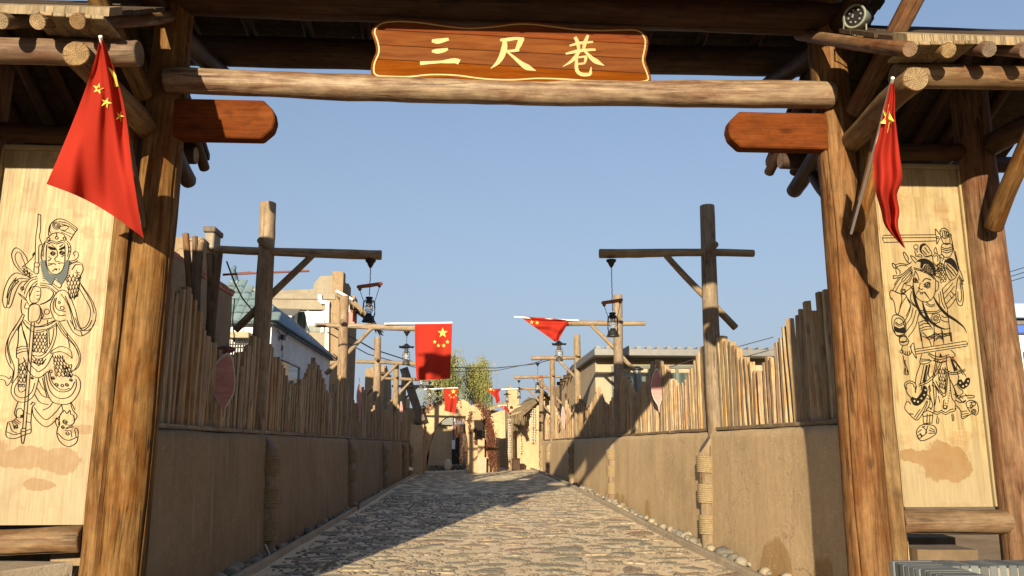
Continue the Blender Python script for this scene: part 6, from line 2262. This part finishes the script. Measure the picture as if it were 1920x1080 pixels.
# ------------------------------------------------------------------ cables
def cable(pts, r, label):
    m = MB()
    m.tube(pts, r, 5)
    tag(m.build('overhead_cable', M['wire'], None, pts[0]), label, 'cable', 'overhead cables')


cable([at(612, 606, 24.5), at(700, 655, 29), at(775, 679, 35), at(850, 689, 40), at(930, 690, 43), at(1000, 683, 43), at(1058, 668, 41)], .025, 'upper overhead cable crossing before the willow')
cable([at(612, 622, 24.5), at(690, 664, 29), at(775, 688, 35), at(850, 697, 40), at(930, 695, 43), at(1000, 681, 43), at(1056, 662, 41)], .018, 'lower thin overhead cable crossing before the willow')
for k in range(3):
    cable([at(1700, 560 + 9 * k, 34), at(1890, 511 + 9 * k, 30), at(1990, 480 + 9 * k, 28)], .016, ['topmost thin cable at the right edge above the white shop', 'middle thin cable at the right edge above the white shop', 'lowest thin cable at the right edge above the white shop'][k])
cable([at(1150, 718, 21), at(1250, 690, 21.5), at(1340, 662, 22), at(1450, 632, 22)], .012, 'slack cable in front of the flat roofed house fascia')


# ------------------------------------------------------------------ trees
def willow(px, pw, ptop, Y, seed, label):
    R = random.Random(seed)
    b = at(px, 860, Y)
    b.z = .2
    top = at(px, ptop, Y).z
    wd = pw / F_PX * Y / 2
    t = thing('willow_tree', label, 'tree', b)
    m = MB()
    m.tube([b - Vector((0, 0, .3)), b + Vector((.1, 0, 1.6)), b + Vector((-.05, .1, 3.2)), b + Vector((.1, 0, top * .55))], [.34, .27, .22, .16], 9)
    heads = []
    for k in range(13):
        a = R.uniform(0, 6.28)
        d_ = R.uniform(.15, .8) * wd
        h = top * R.uniform(.62, .98)
        p0 = b + Vector((.05, .05, top * R.uniform(.35, .55)))
        p2 = b + Vector((math.cos(a) * d_, math.sin(a) * d_, h))
        p1 = p0.lerp(p2, .5) + Vector((0, 0, .5))
        m.tube([p0, p1, p2], [.1, .06, .03], 6)
        heads.append(p2)
        heads.append(p1.lerp(p2, .5))
    m.build('trunk', M['bark'], t)
    lf = MB()
    for k in range(560):
        h = heads[R.randrange(len(heads))]
        a = R.uniform(0, 6.28)
        out_ = R.uniform(.1, 1.0) * wd * .7
        p = h + Vector((R.gauss(0, .25), R.gauss(0, .25), R.gauss(0, .3)))
        L_ = R.uniform(.9, 1) * R.uniform(1.2, 4.0)
        n_ = int(L_ / .13)
        sw_x, sw_y = math.cos(a) * out_, math.sin(a) * out_
        for j in range(n_):
            s_ = j / n_
            x = p.x + sw_x * (1 - (1 - s_) ** 2.2)
            y = p.y + sw_y * (1 - (1 - s_) ** 2.2)
            z = p.z + .45 * math.sin(min(1, s_ * 3) * 1.57) - L_ * s_ ** 1.35
            if z < 1.4 or z > top + .1:
                continue
            q = Vector((x, y, z)) + Vector((R.gauss(0, .035), R.gauss(0, .035), 0))
            ln = R.uniform(.10, .2)
            b_ = Vector((R.gauss(0, 1), R.gauss(0, 1), 0)).normalized() * ln * .22
            e_ = Vector((R.gauss(0, .3), R.gauss(0, .3), -1)).normalized() * ln
            lf.add([q, q + b_ + e_ * .4, q + e_, q - b_ + e_ * .4], [(0, 1, 2, 3)])
    lf.build('crown', M['willow_leaf'], t)


willow(828, 92, 652, 62, 1, 'broad green weeping willow behind the earth arch')
willow(894, 50, 668, 66, 2, 'narrower yellow green weeping willow right of the broad one')


def poplar(px, ptop, Y, seed, label):
    R = random.Random(seed)
    b = at(px, 860, Y)
    b.z = .2
    top = at(px, ptop, Y).z
    t = thing('bare_tree', label, 'tree', b, 'bare upright trees behind the arch')
    m = MB()
    m.tube([b, b + Vector((.1, 0, top * .5)), b + Vector((0, 0, top))], [.12, .07, .015], 6)
    m.build('trunk', M['bark'], t)
    m = MB()
    for k in range(60):
        z = top * R.uniform(.2, .95)
        a = R.uniform(0, 6.28)
        L_ = R.uniform(.4, 1.4) * (1.1 - z / top)
        p = b + Vector((0, 0, z - b.z))
        q = p + Vector((math.cos(a) * .35 * L_, math.sin(a) * .35 * L_, L_ * 1.2))
        m.tube([p, p.lerp(q, .5) + Vector((math.cos(a), math.sin(a), 0)) * .08, q], [.025, .016, .006], 4)
    m.build('crown', M['bark'], t)


for k, (px, pt, l) in enumerate(((904, 660, 'tallest bare sapling right of the willows'), (915, 702, 'short bare sapling over the lane end'), (921, 712, 'lowest bare sapling next to the flag'), (748, 718, 'bare sapling left of the willows behind the lantern posts'))):
    poplar(px, pt, 72 + k, k, l)
# ------------------------------------------------------------------ leaf shaped boards on the fences
def leaf_board(label, Y, top, bot, l, r, yaw=0, thick=.03, marks=True):
    """l / r: outline points from top to bottom in photograph coordinates"""
    t = thing('leaf_board', label, 'sign', at(*bot, Y), 'pink leaf shaped boards on the fences')
    pts = [top] + r + [bot] + l[::-1]
    P = [at(*p, Y) for p in [tuple(q) for q in catmull(pts + [pts[0]], 4)][:-1]]
    c = sum(P, Vector()) / len(P)
    P = [c + Matrix.Rotation(yaw, 3, 'Z') @ Vector(((p.x - c.x) / math.cos(yaw), 0, p.z - c.z)) for p in P]
    nrm = Matrix.Rotation(yaw, 3, 'Z') @ Vector((0, 1, 0))
    n = len(P)
    m = MB()
    back = [p + nrm * thick for p in P]
    inn = [c + (p - c) * .93 - nrm * .004 for p in P]
    m.add(P + back, [(i, i + n, (i + 1) % n + n, (i + 1) % n) for i in range(n)] + [tuple(range(n, 2 * n))[::-1]], 1)
    m.add(P + inn, [(i, (i + 1) % n, (i + 1) % n + n, i + n) for i in range(n)], 1)
    m.add(inn + [c - nrm * .006], [(i, (i + 1) % n, n) for i in range(n)], 0)
    m.build('board', [M['leaf_board'], M['cloth_grey']], t)
    if marks:
        m = MB()
        R = random.Random(5)
        H = P[0].z - c.z
        ux = Matrix.Rotation(yaw, 3, 'Z') @ Vector((1, 0, 0))

        def dab(u, v, w_, h_):
            q = c + ux * u + Vector((0, 0, v)) - nrm * .012
            m.add([q, q + ux * w_, q + ux * w_ + Vector((0, 0, h_)), q + Vector((0, 0, h_))], [(0, 1, 2, 3)])
        for v in (.62 * H, .50 * H):
            for k in range(8):
                a = k * .785
                dab(.012 * math.cos(a), v + .022 * math.sin(a), .006, .009)
        for row, v in enumerate((.18 * H, -.2 * H)):
            for k in range(4):
                for s_ in range(5):
                    dab(-.085 + .045 * k + R.uniform(0, .028), v + R.uniform(-.03, .03), R.uniform(.004, .022), R.uniform(.003, .014))
        m.build('carved_writing', M['pink_paint'], t)
    m = MB()
    m.tube([P[0] + nrm * .02, P[0] + nrm * .02 + Vector((-.04, .1, .12))], .006, 4)
    m.build('hanger', M['wire'], t)


leaf_board('broad pink leaf shaped board hanging on the shaded fence near the gate', 9.6, (426, 661), (419, 790), [(412, 672), (402, 690), (397, 712), (399, 733), (409, 752), (415, 766)], [(434, 668), (438, 690), (440, 715), (437, 738), (428, 755), (422, 768)], .25)
leaf_board('dark pink leaf shaped board with pale rim on the sunlit fence', 15.2, (1232, 690), (1236, 775), [(1226, 698), (1222, 712), (1222, 732), (1226, 748), (1233, 760)], [(1237, 700), (1242, 716), (1243, 732), (1240, 750), (1237, 762)], -.3)
leaf_board('narrow pink board on the shaded fence after the second lantern post', 21.5, (675, 716), (674, 792), [(671, 728), (669, 745), (671, 765)], [(677, 730), (678, 748), (676, 768)], .4, .03, False)
leaf_board('small purple pink board on the golden wall fence far along', 30.5, (1055, 762), (1058, 805), [(1053, 770), (1052, 782), (1055, 795)], [(1058, 770), (1060, 783), (1059, 796)], -.3, .03, False)
leaf_board('tiny pink board on the far end of the shaded fence', 31, (752, 752), (753, 790), [(750, 762), (750, 775)], [(755, 762), (755, 776)], .3, .03, False)
# maroon cloth bundle on the fence by the leaf board
R = random.Random(2)
bm = bmesh.new()
bmesh.ops.create_icosphere(bm, subdivisions=3, radius=1)
for v in bm.verts:
    f = 1 + .35 * mnoise.noise(v.co * 2.2) + .15 * mnoise.noise(v.co * 6)
    v.co = Vector((v.co.x * .13, v.co.y * .08, v.co.z * .05)) * f
me = bpy.data.meshes.new('mesh')
bm.to_mesh(me)
bm.free()
me.polygons.foreach_set('use_smooth', [True] * len(me.polygons))
tag(obj('cloth_bundle', me, M['rust_red'], None, at(421, 656, 10.2)), 'maroon cloth bundle behind the broad leaf board', 'cloth')

# ------------------------------------------------------------------ small things along the lane
pp_ = thing('drain_elbow', 'white plastic drain elbow at the foot of the far brown wall', 'pipe', at(765, 886, 38))
m = MB()
m.tube([at(772, 880, 38.6), at(767, 879, 38.3), at(763, 881, 38.1), at(762, 889, 38)], .085, 8)
m.build('pipe', M['white_plastic'], pp_)
s_ = log('pale_stick', at(507, 1052, 11.2), at(497, 1020, 11.25), .012, .01, M['cloth_grey'], None, rings=4, end=M['cloth_grey'])
tag(s_, 'pale stick leaning on the nearest rope bound post', 'stick')


def tuft(p, label, n, h, seed):
    R = random.Random(seed)
    m = MB()
    for k in range(n):
        a = R.uniform(0, 6.28)
        r = R.uniform(0, .05)
        b = p + Vector((r * math.cos(a), r * math.sin(a), 0))
        L_ = h * R.uniform(.5, 1)
        q = b + Vector((math.cos(a) * .5 * L_, math.sin(a) * .5 * L_, L_))
        w_ = Vector((-math.sin(a), math.cos(a), 0)) * .005
        m.add([b - w_, b + w_, q], [(0, 1, 2)])
    tag(m.build('dry_grass_tuft', M['thatch'], None, p), label, 'grass tuft')


tuft(Vector((-2.55, 19.2, gz(-2.5, 19.2))), 'dry grass tuft at the foot of the second rope bound post', 90, .22, 1)
tuft(Vector((-3.05, 6.45, .38)), 'dry weeds beside the left gate post above the slab', 120, .22, 2)

# ------------------------------------------------------------------ low brick planters in the front corners
bk2 = box('brick', (-.12, -.024, -.055), (.12, .024, .055), M['grey_brick'], None, .005)
GB = bk2.data
bpy.data.objects.remove(bk2)


def planter(label, xa, sg, yend, z, xo):
    t = thing('brick_planter', label, 'planter', (xa, yend, 0))
    box('core', (min(xa + sg * .015, xa + sg * .235), 2.2, 0), (max(xa + sg * .015, xa + sg * .235), yend - .01, z - .1), M['mortar'], t, .005)
    R = random.Random(int(xa * 10))
    y = 2.6
    while y < yend - .02:
        o = bpy.data.objects.new('brick', GB)
        link(o, t, (xa + sg * .12 + R.uniform(-.004, .004), y, z - .055 + R.uniform(-.003, .003)))
        o.rotation_euler = (R.gauss(0, .01), 0, R.gauss(0, .012))
        y += .0555
    if xo is not None:
        x = xa + sg * .27
        box('core', (min(x - sg * .02, xo), yend - .225, 0), (max(x - sg * .02, xo), yend - .015, z - .1), M['mortar'], t, .005)
        while (x - xo) * sg < 0:
            o = bpy.data.objects.new('brick', GB)
            link(o, t, (x, yend - .12 + R.uniform(-.004, .004), z - .056 + R.uniform(-.003, .003)))
            o.rotation_euler = (R.gauss(0, .01), 0, math.pi / 2 + R.gauss(0, .012))
            x += sg * .0555
    # mortar bed between the bricks
    box('mortar_bed', (min(xa + sg * .006, xa + sg * .234), 2.3, z - .105), (max(xa + sg * .006, xa + sg * .234), yend - .02, z - .012), M['mortar'], t, .002)
    if xo is not None:
        a, b = sorted((xa + sg * .24, xo))
        box('mortar_bed', (a, yend - .236, z - .105), (b, yend - .006, z - .014), M['mortar'], t, .002)


planter('low grey brick planter edge in the right front corner', 2.50, 1, 4.86, .825, 5.2)
planter('low grey brick planter edge just showing in the left front corner', -1.93, -1, 4.45, .80, -4.5)

# concrete slab and earth ledges under the wing panels
m = MB()
z = .60
pts = [(-3.02, 6.62), (-5.6, 6.95), (-5.6, 5.0), (-3.95, 5.35)]
vs = [(x, y, z - .16) for x, y in pts] + [(x, y, z + (.02 if y > 6 else 0)) for x, y in pts]
m.add(vs, [(0, 1, 2, 3), (7, 6, 5, 4), (0, 4, 5, 1), (1, 5, 6, 2), (2, 6, 7, 3), (3, 7, 4, 0)])
sb = m.build('concrete_slab', M['kerb_stone'], None, (-3.02, 6.6, 0))
bm = bmesh.new()
bm.from_mesh(sb.data)
bmesh.ops.recalc_face_normals(bm, faces=bm.faces[:])
bmesh.ops.bevel(bm, geom=bm.edges[:], offset=.012, segments=1, affect='EDGES')
bm.to_mesh(sb.data)
bm.free()
tag(sb, 'pale concrete slab under the spear bearer board', 'slab')
tag(obj('earth_ledge', rough_box((-5.4, 5.6, 0), (-3.2, 6.9, .44), .3, .03, 77), M['adobe_brown']), 'dark earth ledge carrying the pale slab', 'ledge')
tag(obj('earth_ledge', rough_box((3.62, 7.9, 0), (4.75, 8.5, .62), .2, .03, 78), M['mud_dark']), 'crumbling earth ledge behind the two sword board', 'ledge')
tag(obj('mud_block', rough_box((3.95, 7.15, 0), (4.5, 7.5, .60), .15, .02, 79), M['mud_dark']), 'pale squared mud block beneath the two sword board', 'block')
tag(box('stone_step', (4.40, 5.3, 0), (5.6, 5.9, .70), M['kerb_stone'], None, .02), 'grey stone step by the outer right gate post', 'step')
